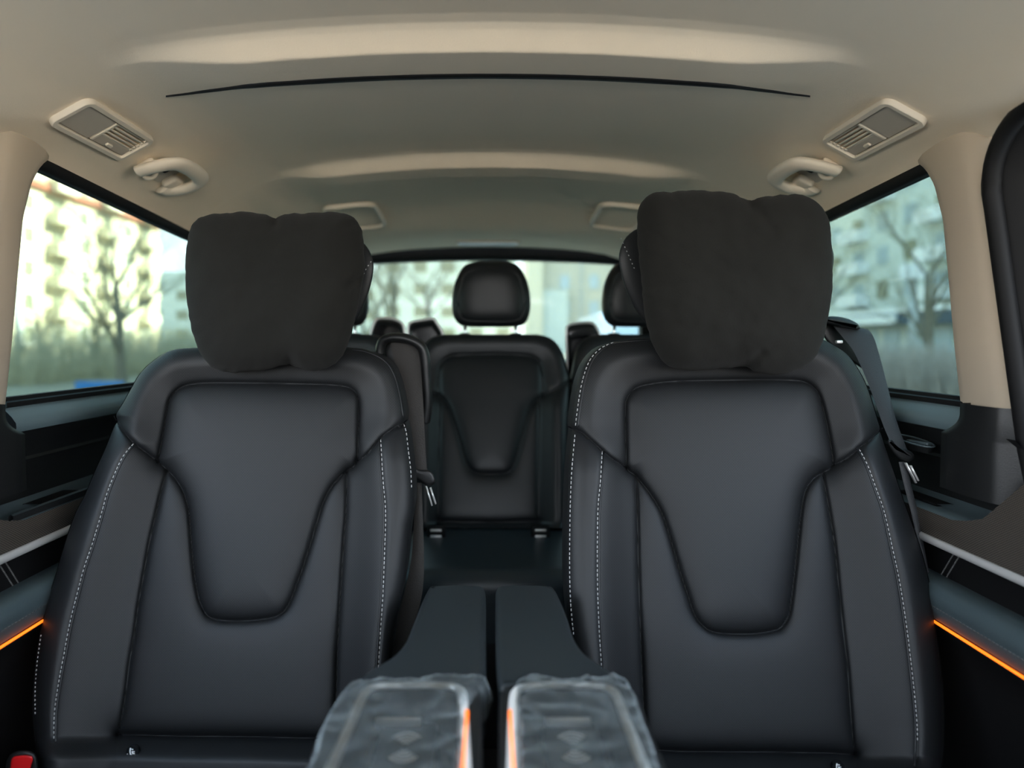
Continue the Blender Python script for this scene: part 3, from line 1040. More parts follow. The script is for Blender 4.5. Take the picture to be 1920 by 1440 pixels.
def slab_px(outline, Y, thick, bev, tilt=0.0):
    """thick plate with rounded rim over a traced outline, standing at distance Y"""
    o = [(p[0], p[1]) for p in soft(outline, 5, True)]
    rows = []
    px = F / Y
    for k in range(5):
        w = math.pi / 2 * k / 4
        q = offset_poly(o, bev * px * (1 - math.sin(w)))
        rows.append([P(p[0], p[1], Y - thick / 2 + bev * (1 - math.cos(w))) for p in q])
    rows.append([P(p[0], p[1], Y + thick / 2) for p in o])
    V, Fc = loft(rows, True)
    n = len(o)
    Fc.append(tuple(range(n)))
    Fc.append(tuple(range(len(V) - n, len(V))))
    return V, Fc


def captain(spec, label, cx_px):
    base = Vector(((cx_px - VX) / F * 1.1, 0.95, 0))
    root = thing('captain_seat', base, label, 'seat', 'captain seats in the second row')
    b = Back(**spec)
    b.build(root, 'perforated_leather', 'black_leather')
    for ln, dx in ((b.st_l, 3.5), (b.st_r, -3.5)):
        b.stitches(root, [p for p in ln if p[1] < 1392])
        b.piping(root, ln, dx)
    # cushion, base frame
    xm = base.x
    poly = [Vector((xm - 0.245, 1.07)), Vector((xm - 0.25, 0.75)), Vector((xm - 0.23, 0.58)), Vector((xm - 0.15, 0.55)), Vector((xm + 0.15, 0.55)), Vector((xm + 0.23, 0.58)), Vector((xm + 0.25, 0.75)), Vector((xm + 0.245, 1.07))]
    obj('seat_cushion', *slab(poly, 0.19, 0.335, 0.03, 6), 'black_leather', parent=root, sm=50)
    obj('seat_base', *box(xm - 0.2, xm + 0.2, 0.62, 1.12, 0.0, 0.20, 0.02), 'black_plastic', parent=root, sm=40)
    return root, b


seat_l, back_l = captain(SEAT_L, 'black leather captain seat on the left, red buckle beside its cushion', 430)
seat_r, back_r = captain(SEAT_R, 'black leather captain seat on the right, grey belt running down its outer side', 1390)
back_r.stitches(seat_r, soft([(1150, 642), (1128, 652), (1108, 672), (1096, 700), (1088, 733), (1081, 780), (1079, 800)]))
back_r.stitches(seat_r, soft([(1078, 815), (1075, 847), (1071, 900), (1069, 960), (1068, 1056), (1070, 1133), (1076, 1195)]))
back_r.piping(seat_r, soft([(1215, 637), (1150, 643), (1128, 653), (1108, 673), (1096, 700), (1088, 733), (1081, 780), (1079, 800)]), 5, name='edge_piping')
back_l.stitches(seat_l, soft([(757, 795), (762, 812), (765, 840), (770, 880), (772, 923)]))
back_l.stitches(seat_l, soft([(77, 1190), (70, 1240), (66, 1290), (66, 1340)]), 4, 4)
back_l.piping(seat_l, soft([(660, 656), (683, 659), (705, 667), (721, 677), (733, 691), (743, 715), (751, 750), (756, 783)]), 0, name='edge_piping')


# winged headrests of the captain seats
def headrest(root, cx, top, bot, hw, Y, side_px):
    out = [(cx - hw + 22, top + 14), (cx - hw * 0.7, top), (cx, top - 6), (cx + hw * 0.7, top), (cx + hw - 22, top + 14), (cx + hw - 5, top + 40), (cx + hw - 2, top + 70), (cx + hw - 15, top + 120), (cx + hw - 45, top + 175), (cx + hw - 75, bot - 12), (cx + hw * 0.4, bot),
           (cx - hw * 0.4, bot), (cx - hw + 75, bot - 12), (cx - hw + 45, top + 175), (cx - hw + 15, top + 120), (cx - hw + 2, top + 70), (cx - hw + 5, top + 40)]
    o = cushion('headrest', out, Y, 0.03, 0.05, 'black_leather', parent=root, wings=0.045, K=120, R=24, pw=4)
    for dx in (-60, 60):
        obj('headrest_post', *tube([P(cx + dx, bot - 25, Y + 0.03), P(cx + dx, bot + 60, Y + 0.05)], 0.006, 10), 'chrome', parent=root)
    return o


hl = headrest(seat_l, 526, 440, 636, 176, 1.33, 1)
hr = headrest(seat_r, 1362, 424, 630, 203, 1.33, -1)


def free_stitch(root, pts, Y0, Y1, on=0.0045, off=0.0028, wide=0.0016):
    w = [P(x, y, Y0 + (Y1 - Y0) * i / (len(pts) - 1)) for i, (x, y) in enumerate(pts)]
    tot = sum((a - b).length for a, b in zip(w, w[1:]))
    q = resample(w, max(int(tot / (on + off)), 3) * 2, False)
    out = [tube([q[i], q[i].lerp(q[i + 1], on / (on + off) * 2 * 0.5)], wide / 2, 5) for i in range(0, len(q) - 1, 2)]
    obj('stitching', *merge(out), 'thread', parent=root, kind='stuff', label='white contrast stitching')


free_stitch(hl, soft([(696, 490), (686, 505), (679, 522), (675, 540)]), 1.262, 1.262)
free_stitch(hr, soft([(1164, 447), (1172, 464), (1180, 482), (1190, 505)]), 1.262, 1.262)

# ------------------------------------------------------------------ soft pillows over the headrests
PIL_L = [(357, 430), (365, 414), (380, 406), (400, 402), (430, 400), (450, 397), (475, 398), (497, 402), (512, 409), (516, 410), (522, 406), (540, 401), (575, 400), (620, 398), (650, 401), (667, 412), (677, 430), (681, 455), (683, 480), (684, 505), (681, 525), (677, 545), (670, 580), (660, 622), (650, 652), (638, 672), (622, 686), (598, 694), (572, 693), (552, 687), (543, 683), (530, 686), (500, 692), (470, 696), (440, 699), (412, 695), (390, 682), (373, 657), (362, 625), (354, 590), (349, 550), (347, 505), (350, 460)]
PIL_R = [(1196, 400), (1204, 378), (1222, 363), (1245, 359), (1262, 361), (1280, 357), (1310, 357), (1345, 359), (1372, 362), (1390, 370), (1402, 375), (1412, 374), (1430, 369), (1470, 365), (1500, 365), (1525, 375), (1545, 393), (1556, 420), (1560, 460), (1562, 510), (1558, 560), (1550, 610), (1540, 648), (1525, 674), (1500, 692), (1470, 701), (1440, 702), (1412, 695), (1398, 687), (1375, 689), (1345, 691), (1310, 695), (1280, 694), (1252, 685), (1233, 665), (1218, 630), (1208, 580), (1203, 530), (1198, 480), (1195, 440)]
cushion('neck_pillow', PIL_L, 1.195, 0.075, 0.025, 'suede', wr=0.0045, seed=1.0, pw=3.0, folds=((516, 405, 515, 420, 0.008, 7), (545, 690, 543, 674, 0.008, 8), (690, 515, 655, 535, 0.010, 7), (670, 520, 672, 640, 0.004, 6), (685, 410, 650, 425, 0.006, 6)),
        label='black suede neck pillow on the left seat headrest', cat='pillow', group='neck pillows')
cushion('neck_pillow', PIL_R, 1.188, 0.08, 0.03, 'suede', wr=0.005, seed=5.0, pw=3.0, folds=((1404, 370, 1409, 386, 0.007, 8), (1398, 690, 1428, 662, 0.009, 9), (1400, 690, 1350, 695, 0.006, 8), (1420, 390, 1450, 430, 0.004, 10)),
        label='larger black suede neck pillow on the right seat headrest', cat='pillow', group='neck pillows')

# ------------------------------------------------------------------ seat belts of the captain seats
# left seat: hood at its inner shoulder
hood = tube(catmull([P(714, 690, 1.335), P(713, 655, 1.33), P(722, 637, 1.325), P(750, 633, 1.32), P(782, 643, 1.32), P(796, 664, 1.325), P(800, 710, 1.33), P(802, 755, 1.335), P(798, 790, 1.34)], 6), 0.0095, 10, up=Vector((0, 1, 0)), flat=2.2)
obj('belt_guide', *hood, 'black_plastic', parent=seat_l, label='black plastic belt guide hood')
obj('belt_hood_plate', *slab_px([(716, 640), (735, 632), (765, 634), (790, 648), (798, 690), (800, 760), (790, 800), (755, 800), (735, 720)], 1.375, 0.02, 0.006), 'black_plastic', parent=seat_l)
webbing('belt_webbing', [(731, 641), (740, 680), (752, 740), (763, 800), (770, 850), (774, 885)], [(783, 646), (790, 700), (795, 780), (798, 850), (802, 890)], 1.33, 1.30, 'brown_webbing', seat_l)
tongue(seat_l, [(767, 874), (773, 871), (785, 880), (805, 882), (814, 892), (816, 905), (804, 911), (790, 905), (775, 893)], [((799, 911), (810, 948)), ((807, 914), (817, 945))], 1.29)
webbing('belt_end', [(776, 905), (777, 950), (772, 1040), (758, 1110), (735, 1190), (715, 1260)], [(791, 905), (792, 950), (795, 1040), (792, 1110), (775, 1175), (745, 1255)], 1.30, 1.22, 'brown_webbing', seat_l)
# right seat: hood at its outer shoulder
obj('belt_guide', *slab_px([(1545, 598), (1556, 593), (1580, 595), (1604, 604), (1613, 615), (1600, 617), (1570, 611), (1550, 607)], 1.34, 0.05, 0.008), 'black_plastic', parent=seat_r, sm=50, label='black plastic belt guide hood')
obj('belt_hood_plate', *slab_px([(1545, 607), (1600, 614), (1620, 640), (1625, 690), (1600, 680), (1550, 640)], 1.375, 0.03, 0.006), 'black_plastic', parent=seat_r)
webbing('belt_webbing', [(1560, 608), (1578, 630), (1600, 658), (1622, 705), (1640, 752), (1655, 795), (1668, 826), (1680, 855)], [(1600, 615), (1625, 617), (1638, 632), (1650, 670), (1663, 720), (1680, 785), (1695, 828), (1708, 857)], 1.34, 1.195, 'webbing', seat_r)
tongue(seat_r, [(1664, 828), (1671, 824), (1684, 838), (1698, 842), (1710, 848), (1714, 858), (1704, 866), (1688, 862), (1673, 847)], [((1698, 868), (1717, 905)), ((1707, 873), (1721, 901))], 1.19)
webbing('belt_end', [(1685, 866), (1695, 910), (1708, 960), (1722, 1020), (1737, 1080)], [(1699, 866), (1710, 915), (1723, 970), (1734, 1030), (1744, 1083)], 1.195, 1.15, 'webbing', seat_r)
obj('belt_clip', *rbox((0.012, 0.008, 0.006), 0.002, 2, Matrix.Translation(P(1573, 641, 1.25))), 'satin_silver', parent=seat_r)


# child-seat fixing badges and the red buckle
def badge(root, px, py, Y, r):
    c = P(px, py, Y)
    v = [c + Vector((r * math.cos(a), 0, r * math.sin(a))) for a in np.linspace(0, 2 * math.pi, 28, endpoint=False)]
    v2 = [p + Vector((0, 0.006, 0)) for p in v]
    f = [tuple(range(28)), tuple(range(28, 56))] + [(i, (i + 1) % 28, 28 + (i + 1) % 28, 28 + i) for i in range(28)]
    d = obj('child_seat_badge', v + v2, f, 'gloss_black', parent=root, sm=30, label='round black badge with a white child seat symbol')
    y = c.y - 0.0006
    q = lambda u, w: Vector((c.x + u * r, y, c.z + w * r))
    pc = []
    pc.append(tube([q(-0.25, 0.75), q(-0.32, 0.2), q(-0.25, -0.25), q(0.1, -0.42), q(0.55, -0.38)], r * 0.11, 6, up=Vector((0, 1, 0)), flat=0.2))
    pc.append(tube([q(0.05, 0.25), q(0.05, -0.1), q(0.4, -0.12)], r * 0.12, 6, up=Vector((0, 1, 0)), flat=0.2))
    pc.append(tube([q(0.02, 0.45), q(0.06, 0.6)], r * 0.15, 8, up=Vector((0, 1, 0)), flat=0.2))
    pc.append(tube([q(0.05, 0.12), q(0.4, 0.2)], r * 0.07, 6, up=Vector((0, 1, 0)), flat=0.2))
    for a in (195, 210, 225, 240, 258, 275, 290):          # small lettering round the lower rim
        a = math.radians(a)
        pc.append(tube([q(0.68 * math.cos(a), 0.68 * math.sin(a)), q(0.84 * math.cos(a), 0.84 * math.sin(a))], r * 0.06, 5, up=Vector((0, 1, 0)), flat=0.2))
    obj('badge_symbol', *merge(pc), 'white_print', parent=d, kind='stuff')


def lower_y(b, px, py):
    return float(b.at(np.array([px]), np.array([py]))[0][1])


badge(seat_l, 248, 1411, lower_y(back_l, 248, 1411) - 0.003, 0.0095)
badge(seat_r, 1572, 1440, lower_y(back_r, 1572, 1440) - 0.003, 0.0095)
bk = thing('belt_buckle', P(45, 1470, 0.98), 'red button belt buckle beside the left seat cushion', 'belt buckle')
obj('buckle_body', *slab_px([(18, 1416), (66, 1414), (70, 1480), (60, 1530), (20, 1530), (8, 1480)], 0.98, 0.03, 0.006), 'black_plastic', parent=bk, sm=50)
obj('release_button', *slab_px([(26, 1419), (60, 1418), (58, 1438), (52, 1456), (18, 1456), (20, 1438)], 0.962, 0.01, 0.003), 'red_plastic', parent=bk, sm=50, label='bright red release button')
obj('buckle_stalk', *tube([P(40, 1525, 0.98), Vector((-0.66, 0.98, 0.02))], 0.012, 8), 'black_plastic', parent=bk)

# ------------------------------------------------------------------ rear bench: three seats
REAR = dict(
    Y0=2.05, t=0.30, scale=0.60, ybot=990,
    left=[(832, 627), (812, 632), (800, 641), (788, 660), (781, 690), (776, 713), (777, 730), (780, 800), (781, 880), (783, 990)],
    right=[(1008, 627), (1028, 632), (1042, 642), (1055, 662), (1063, 690), (1069, 712), (1068, 730), (1066, 800), (1065, 880), (1064, 990)],
    inset=[(822, 742), (822, 715), (824, 692), (832, 676), (848, 668), (880, 666), (921, 665), (962, 666), (990, 668), (1008, 676), (1015, 692), (1017, 715), (1018, 741),
           (1007, 751), (995, 764), (987, 785), (978, 818), (966, 864), (957, 882), (945, 888), (920, 889), (896, 888), (884, 882), (874, 866), (863, 828), (853, 795), (844, 770), (834, 753)],
    yoke_l=[(772, 713), (790, 724), (808, 735), (822, 742)],
    yoke_r=[(1018, 742), (1040, 732), (1056, 722), (1072, 712)],
    in_l=[(826, 752), (824, 800), (822, 880), (822, 975)],
    in_r=[(1012, 755), (1011, 800), (1010, 880), (1010, 975)],
    st_l=[(797, 728), (795, 800), (793, 880), (792, 975)],
    st_r=[(1045, 730), (1046, 800), (1047, 880), (1047, 975)],
    bottom=[(822, 978), (921, 980), (1010, 978)])
rear = thing('bench_seat', Vector((0.01, 1.95, 0)), 'middle black leather seat of the rear bench', 'seat', 'seats of the rear bench')
rb = Back(**REAR)
rb.build(rear, 'dark_leather', 'dark_leather', rows=130, cols=110, shell='dark_leather', deep=0.10)
HEAD = [(872, 497), (895, 490), (921, 489), (950, 490), (970, 497), (983, 515), (992, 540), (995, 570), (992, 592), (985, 605), (970, 612), (921, 613), (872, 612), (858, 605), (850, 592), (847, 570), (850, 540), (859, 515)]
rh = cushion('headrest', HEAD, 2.13, 0.045, 0.05, 'dark_leather', parent=rear, K=110, R=24, pw=4.5)
hp = [(876, 512), (921, 503), (966, 512), (978, 535), (984, 565), (981, 588), (968, 601), (921, 603), (874, 601), (861, 588), (858, 565), (864, 535)]
obj('headrest_piping', *tube([P(x, y, 2.098) for x, y in soft(hp, 6, True)], 0.0045, 6, closed=True), 'dark_leather', parent=rh)
for x in (872, 967):
    obj('headrest_post', *tube([P(x, 600, 2.14), P(x, 650, 2.15)], 0.006, 10), 'chrome', parent=rear)
obj('post_sleeve', *rbox((0.035, 0.035, 0.012), 0.004, 2, Matrix.Translation(P(872, 628, 2.15))), 'black_plastic', parent=rear)
obj('post_sleeve', *rbox((0.035, 0.035, 0.012), 0.004, 2, Matrix.Translation(P(967, 628, 2.15))), 'black_plastic', parent=rear)
# rear cushion
poly = [Vector((-0.22, 1.96)), Vector((-0.22, 1.62)), Vector((-0.20, 1.56)), Vector((-0.15, 1.535)), Vector((0.17, 1.535)), Vector((0.22, 1.56)), Vector((0.24, 1.62)), Vector((0.24, 1.96))]
obj('seat_cushion', *slab(poly, 0.32, 0.478, 0.045, 7), 'bench_leather', parent=rear, sm=50)
obj('seat_base', *box(-0.19, 0.21, 1.66, 2.1, 0, 0.33, 0.02), 'black_plastic', parent=rear, sm=40)
for x in (818, 1013):
    c = P(x, 1002, 1.83)
    h_ = obj('anchor_slot', *rbox((0.05, 0.022, 0.052), 0.006, 2, Matrix.Translation(c)), 'rubber', parent=rear, sm=40, label='black anchor slot between seat and backrest')
    for k in range(3):
        obj('slot_bar', *rbox((0.03, 0.004, 0.006), 0.0015, 2, Matrix.Translation(c + Vector((0, -0.0115, 0.014 - 0.016 * k)))), 'satin_silver', parent=h_)


def copy_tree(o, parent=None):
    c = o.copy()
    C.objects.link(c)
    if parent is not None:
        c.parent = parent
    for ch in list(o.children):
        copy_tree(ch, c)
    BASE[c.name] = BASE[o.name].copy()
    return c


proto_kids = list(rear.children)
rear_r = copy_tree(rear)
rear_r.location.x += 0.468
BASE[rear_r.name].x += 0.468
rear_r['label'] = 'black leather rear bench seat half hidden behind the right captain seat'
rear_l = copy_tree(rear)
rear_l.location.x -= 0.505
BASE[rear_l.name].x -= 0.505
rear_l['label'] = 'black leather rear bench seat almost hidden behind the left captain seat'


def tower(root, outer, inner, Y):
    n = 60
    o = resample([Vector((*p, 0)) for p in soft(outer, 5)], n, False)
    rows = []
    for dy, k in ((0.05, 0.0), (-0.02, 0.0), (-0.03, 0.10), (-0.025, 0.22), (0.04, 0.26)):
        cx_ = sum(p.x for p in o) / n
        cy_ = max(p.y for p in o)
        rows.append([P(p.x + (cx_ - p.x) * k, p.y + (cy_ - p.y) * k, Y + dy) for p in o])
    V, Fc = loft(rows)
    Fc.append(tuple(range(4 * n, 5 * n)))
    obj('tower_edge_glint', *tube(rows[1], 0.0042, 7, up=Vector((0, 1, 0))), 'satin_silver', parent=root)  # backlight reflection on the hood edge, modelled as a silver tube
    obj('belt_tower', V, Fc, 'tower_plastic', parent=root, sm=50, label='dark hooded belt outlet on the seat shoulder')


tower(rear_l, [(692, 655), (695, 627), (701, 608), (708, 598), (724, 597), (740, 599), (752, 605), (757, 614), (759, 630), (760, 655)], None, 2.13)
tower(rear, [(764, 655), (765, 627), (766, 611), (773, 604), (794, 600), (812, 598), (818, 605), (824, 614), (830, 626), (836, 655)], None, 2.13)
tower(rear_r, [(1064, 715), (1063, 660), (1062, 620), (1067, 610), (1085, 606), (1106, 605), (1114, 609), (1120, 618), (1126, 635), (1140, 715)], None, 2.13)

# ------------------------------------------------------------------ two console armrests with film-wrapped trays
HT = -0.380


def XY(pts, h=HT):
    return [Vector((PH(x, y, h).x, PH(x, y, h).y)) for x, y in pts]


def console(label, flabel, pad, body, film_l, film_r, rim, inner, icon, amber, seed):
    P0 = PH(*icon, HT)
    root = thing('console_armrest', Vector((P0.x, 0.8, 0)), label, 'armrest', 'console armrests between the captain seats')
    obj('pad', *slab(XY(soft(pad, 4, True)), ZC + HT - 0.06, ZC + HT, 0.008, 5), 'pad_leather', parent=root, sm=50)
    z = ZC + HT
    bo = resample(XY(soft(body, 4, True)), 80)
    obj('tray_housing', *slab(bo, z - 0.16, z - 0.055, 0.004), 'black_plastic', parent=root, sm=50)
    ri = resample(XY(soft(inner, 4, True)), 80)
    # align the two loops
    k0 = min(range(80), key=lambda k: (bo[k] - ri[0]).length)
    bo2 = bo[k0:] + bo[:k0]
    if (bo2[5] - ri[5]).length > (bo2[-5] - ri[5]).length:
        bo2 = [bo2[0]] + bo2[:0:-1]
    rows = [[Vector((p.x, p.y, z - 0.055)) for p in bo2], [Vector((p.x, p.y, z - 0.010)) for p in bo2], [Vector((p.x, p.y, z - 0.003)) for p in [a.lerp(b_, 0.12) for a, b_ in zip(bo2, ri)]],
            [Vector((p.x, p.y, z + 0.000)) for p in ri], [Vector((p.x, p.y, z - 0.054)) for p in ri]]
    obj('tray_wall', *loft(rows, True), 'soft_black', parent=root, sm=50)
    rp = [PH(x, y, HT) + Vector((0, 0, 0.002)) for x, y in soft(rim, 6)]
    obj('silver_rim', *tube(rp, 0.0054, 10, flat=0.6), 'rim_silver', parent=root, label='satin silver rim of the tray')
    fl = offset_poly(ri, 0.002)
    obj('tray_floor', *slab(fl, z - 0.055, z - 0.045, 0.002), 'gloss_black', parent=root, sm=50)
    c = PH(icon[0], icon[1], HT - 0.035)
    pad_ = obj('charging_pad', *slab([Vector((p.x + c.x, p.y + c.y)) for p in rrect(0.06, 0.14, 0.012)], z - 0.046, z - 0.036, 0.003), 'soft_black', parent=root, sm=50)
    arcs = []
    for sg in (1, -1):
        for r in (0.004, 0.0085, 0.013, 0.0175):
            pts = []
            for a in np.linspace(-52, 52, 12):
                a = math.radians(a)
                pts.append(Vector((c.x + r * math.sin(a), c.y + sg * (0.0025 + r * math.cos(a)) * 1.25, z - 0.0352)))
            arcs.append(tube(pts, 0.0018, 6, flat=0.3))
    obj('charging_symbol', *merge(arcs), 'white_print', parent=pad_, kind='stuff', label='white wireless charging symbol')
    bar = PH(icon[0] - 12, icon[1] - 46, HT - 0.03)
    obj('phone_stop', *rbox((0.05, 0.006, 0.01), 0.002, 2, Matrix.Translation(bar)), 'satin_silver', parent=root)
    ap = [PH(x, y, HT) + Vector((0, 0, 0.0035)) for x, y in amber]
    obj('light_strip', *tube(ap, 0.0022, 6), 'amber_light', parent=root, label='glowing amber light strip along the tray')
    obj('pedestal', *box(P0.x - 0.05, P0.x + 0.05, 0.62, 0.95, 0.0, ZC + HT - 0.12, 0.01), 'black_plastic', parent=root, sm=40)
    # film
    NR, NC = 110, 120
    py = np.linspace(min(y for x, y in film_l), 1560, NR)
    fl_ = sorted((y, x) for x, y in film_l)
    fr_ = sorted((y, x) for x, y in film_r)
    lx = np.interp(py, [p[0] for p in fl_], [p[1] for p in fl_])
    rx = np.interp(py, [p[0] for p in fr_], [p[1] for p in fr_])
    rows = []
    for j in range(NR):
        row = []
        for i in range(NC):
            u = i / (NC - 1)
            x = lx[j] + (rx[j] - lx[j]) * u
            q = PH(x, py[j], HT)
            v3 = Vector((q.x * 24 + seed, q.y * 24, seed))
            w = noise.noise(v3) * 0.006 + noise.noise(v3 * 2.7) * 0.003 + abs(noise.noise(v3 * 1.3 + Vector((9, 3, 1)))) * 0.009
            rid = (1 - abs(noise.noise(v3 * 0.9 + Vector((4, 7, 2))))) ** 7 * 0.010 + (1 - abs(noise.noise(v3 * 2.1 + Vector((1, 5, 8))))) ** 8 * 0.005
            edge = min(u, 1 - u, 0.9 * j / (NR - 1) + 0.004)
            drop = 0.05 * (1 - min(edge / 0.10, 1)) ** 2
            row.append(Vector((q.x, q.y, z + 0.006 + w * 0.22 + (w * 1.2 + rid * 1.2) * math.exp(-edge / 0.07) + rid * 0.05 - drop)))
        rows.append(row)
    obj('protective_film', *loft(rows), 'clear_film', label=flabel, cat='plastic film', group='clear films over the console trays')
    return root


console('left console armrest with film-wrapped charging tray', 'crinkled clear film wrapped over the left console tray',
        pad=[(812, 1097), (803, 1100), (790, 1126), (775, 1164), (760, 1199), (737, 1226), (706, 1246), (680, 1264), (672, 1282), (720, 1284), (800, 1284), (880, 1284), (908, 1282), (911, 1240), (911, 1180), (911, 1120), (908, 1100), (895, 1096), (850, 1095)],
        body=[(672, 1272), (640, 1297), (602, 1349), (585, 1395), (568, 1440), (545, 1520), (530, 1580), (700, 1580), (905, 1580), (905, 1440), (905, 1340), (903, 1280), (880, 1270), (780, 1268)],
        film_l=[(740, 1258), (690, 1267), (662, 1280), (632, 1297), (594, 1349), (579, 1395), (563, 1440), (525, 1560)],
        film_r=[(860, 1258), (890, 1264), (926, 1276), (908, 1294), (893, 1320), (885, 1350), (884, 1440), (880, 1560)],
        rim=[(588, 1520), (625, 1435), (660, 1355), (680, 1310), (690, 1297), (706, 1291), (740, 1289), (780, 1288), (820, 1289), (848, 1291), (862, 1297), (867, 1312), (869, 1360), (872, 1440), (876, 1520)],
        inner=[(610, 1500), (637, 1435), (668, 1360), (688, 1312), (700, 1300), (720, 1296), (780, 1294), (840, 1296), (856, 1302), (860, 1316), (861, 1360), (862, 1440), (864, 1500), (800, 1508), (700, 1508)],
        icon=(759, 1400), amber=[(875, 1340), (872, 1390), (869, 1440), (864, 1540)], seed=1.3)
console('right console armrest with film-wrapped charging tray', 'crinkled clear film wrapped over the right console tray',
        pad=[(1030, 1097), (1040, 1101), (1053, 1126), (1066, 1160), (1078, 1195), (1098, 1222), (1130, 1246), (1155, 1264), (1160, 1282), (1100, 1284), (1020, 1284), (960, 1284), (937, 1282), (931, 1240), (929, 1180), (929, 1120), (931, 1100), (945, 1096), (990, 1095)],
        body=[(1150, 1268), (1190, 1285), (1204, 1310), (1218, 1350), (1240, 1400), (1256, 1440), (1285, 1520), (1305, 1580), (1150, 1580), (935, 1580), (935, 1440), (935, 1340), (940, 1280), (965, 1268), (1050, 1266)],
        film_l=[(985, 1254), (966, 1258), (958, 1280), (951, 1300), (952, 1330), (955, 1380), (957, 1440), (962, 1560)],
        film_r=[(1120, 1254), (1150, 1262), (1188, 1276), (1203, 1302), (1216, 1340), (1238, 1390), (1254, 1440), (1300, 1560)],
        rim=[(958, 1520), (961, 1440), (962, 1360), (964, 1312), (970, 1298), (985, 1292), (1010, 1289), (1060, 1288), (1110, 1289), (1135, 1292), (1149, 1299), (1158, 1312), (1176, 1360), (1204, 1435), (1236, 1520)],
        inner=[(974, 1500), (973, 1440), (972, 1360), (973, 1316), (979, 1303), (995, 1297), (1060, 1294), (1120, 1296), (1138, 1301), (1148, 1314), (1165, 1360), (1192, 1435), (1215, 1500), (1140, 1508), (1040, 1508)],
        icon=(1076, 1400), amber=[(957, 1340), (959, 1390), (962, 1440), (967, 1540)], seed=7.7)

# ------------------------------------------------------------------ fittings on the headliner
def frame_at(x, y0, y1, s, w):
    """local frame on the headliner: u runs rearwards, v outwards, w down into the cabin"""
    A, B = ceil_pt(s * x, y0), ceil_pt(s * x, y1)
    Cc = ceil_pt(s * (x + w), y0)
    u = (B - A).normalized()
    v = (Cc - A)
    v = (v - u * v.dot(u)).normalized()
    n = u.cross(v)
    if n.z > 0:
        n = -n
    return Matrix((( u.x, v.x, n.x, A.x), (u.y, v.y, n.y, A.y), (u.z, v.z, n.z, A.z), (0, 0, 0, 1)))


def ring(outer, inner, z0, z1, M):
    rows = [[M @ Vector((p[0], p[1], z0)) for p in outer], [M @ Vector((p[0], p[1], z1 * 0.75)) for p in outer], [M @ Vector((p[0], p[1], z1)) for p in offset_poly(outer, 0.0018)],
            [M @ Vector((p[0], p[1], z1)) for p in offset_poly(inner, -0.001)], [M @ Vector((p[0], p[1], z1 * 0.8)) for p in inner], [M @ Vector((p[0], p[1], z0)) for p in inner]]
    return loft(rows, True)


def air_vent(s, label):
    L, W = 0.208, 0.078
    M = frame_at(0.615, 1.052, 1.262, s, 0.075)
    root = thing('air_vent', M @ Vector((L / 2, W / 2, 0)), label, 'air vent', 'roof air vents')
    o = rrect(L, W, 0.016, 6, L / 2, W / 2)
    i = rrect(L - 0.020, W - 0.020, 0.005, 6, L / 2, W / 2)
    obj('frame', *ring(o, i, -0.008, 0.009, M), 'beige_plastic', parent=root, sm=50)
    obj('backing', *slab(i, -0.006, -0.003, 0.001, 2, M), 'rubber', parent=root, sm=50)
    obj('cover_plate', *slab(rrect(0.080, W - 0.023, 0.003, 3, 0.0525, W / 2), -0.004, 0.0055, 0.001, 2, M), 'beige_shade', parent=root, sm=50)
    obj('control_plate', *slab(rrect(0.100, 0.019, 0.002, 3, 0.1460, W - 0.0215), -0.004, 0.0050, 0.001, 2, M), 'beige_shade', parent=root, sm=50)
    obj('thumb_wheel', *slab(rrect(0.016, 0.007, 0.002, 3, 0.142, W - 0.020), 0.003, 0.0085, 0.0015, 3, M), 'beige_plastic', parent=root, sm=50)
    obj('end_bar', *slab(rrect(0.006, 0.052, 0.001, 2, 0.0985, 0.039), -0.004, 0.0068, 0.001, 2, M), 'beige_plastic', parent=root, sm=50)
    for k in range(5):
        v = 0.0140 + k * 0.0078
        Mk = M @ Matrix.Translation((0.148, v, 0.0035)) @ Matrix.Rotation(-0.35, 4, 'X')
        obj('slat', *rbox((0.094, 0.0040, 0.0024), 0.0008, 2, Mk), 'beige_plastic', parent=root, sm=50)
        obj('slat_pin', *rbox((0.006, 0.0052, 0.003), 0.001, 2, M @ Matrix.Translation((0.193, v, 0.0052))), 'beige_plastic', parent=root, sm=50)
    return root


air_vent(-1, 'beige louvred roof air vent above the left side window')
air_vent(1, 'beige louvred roof air vent above the right side window')


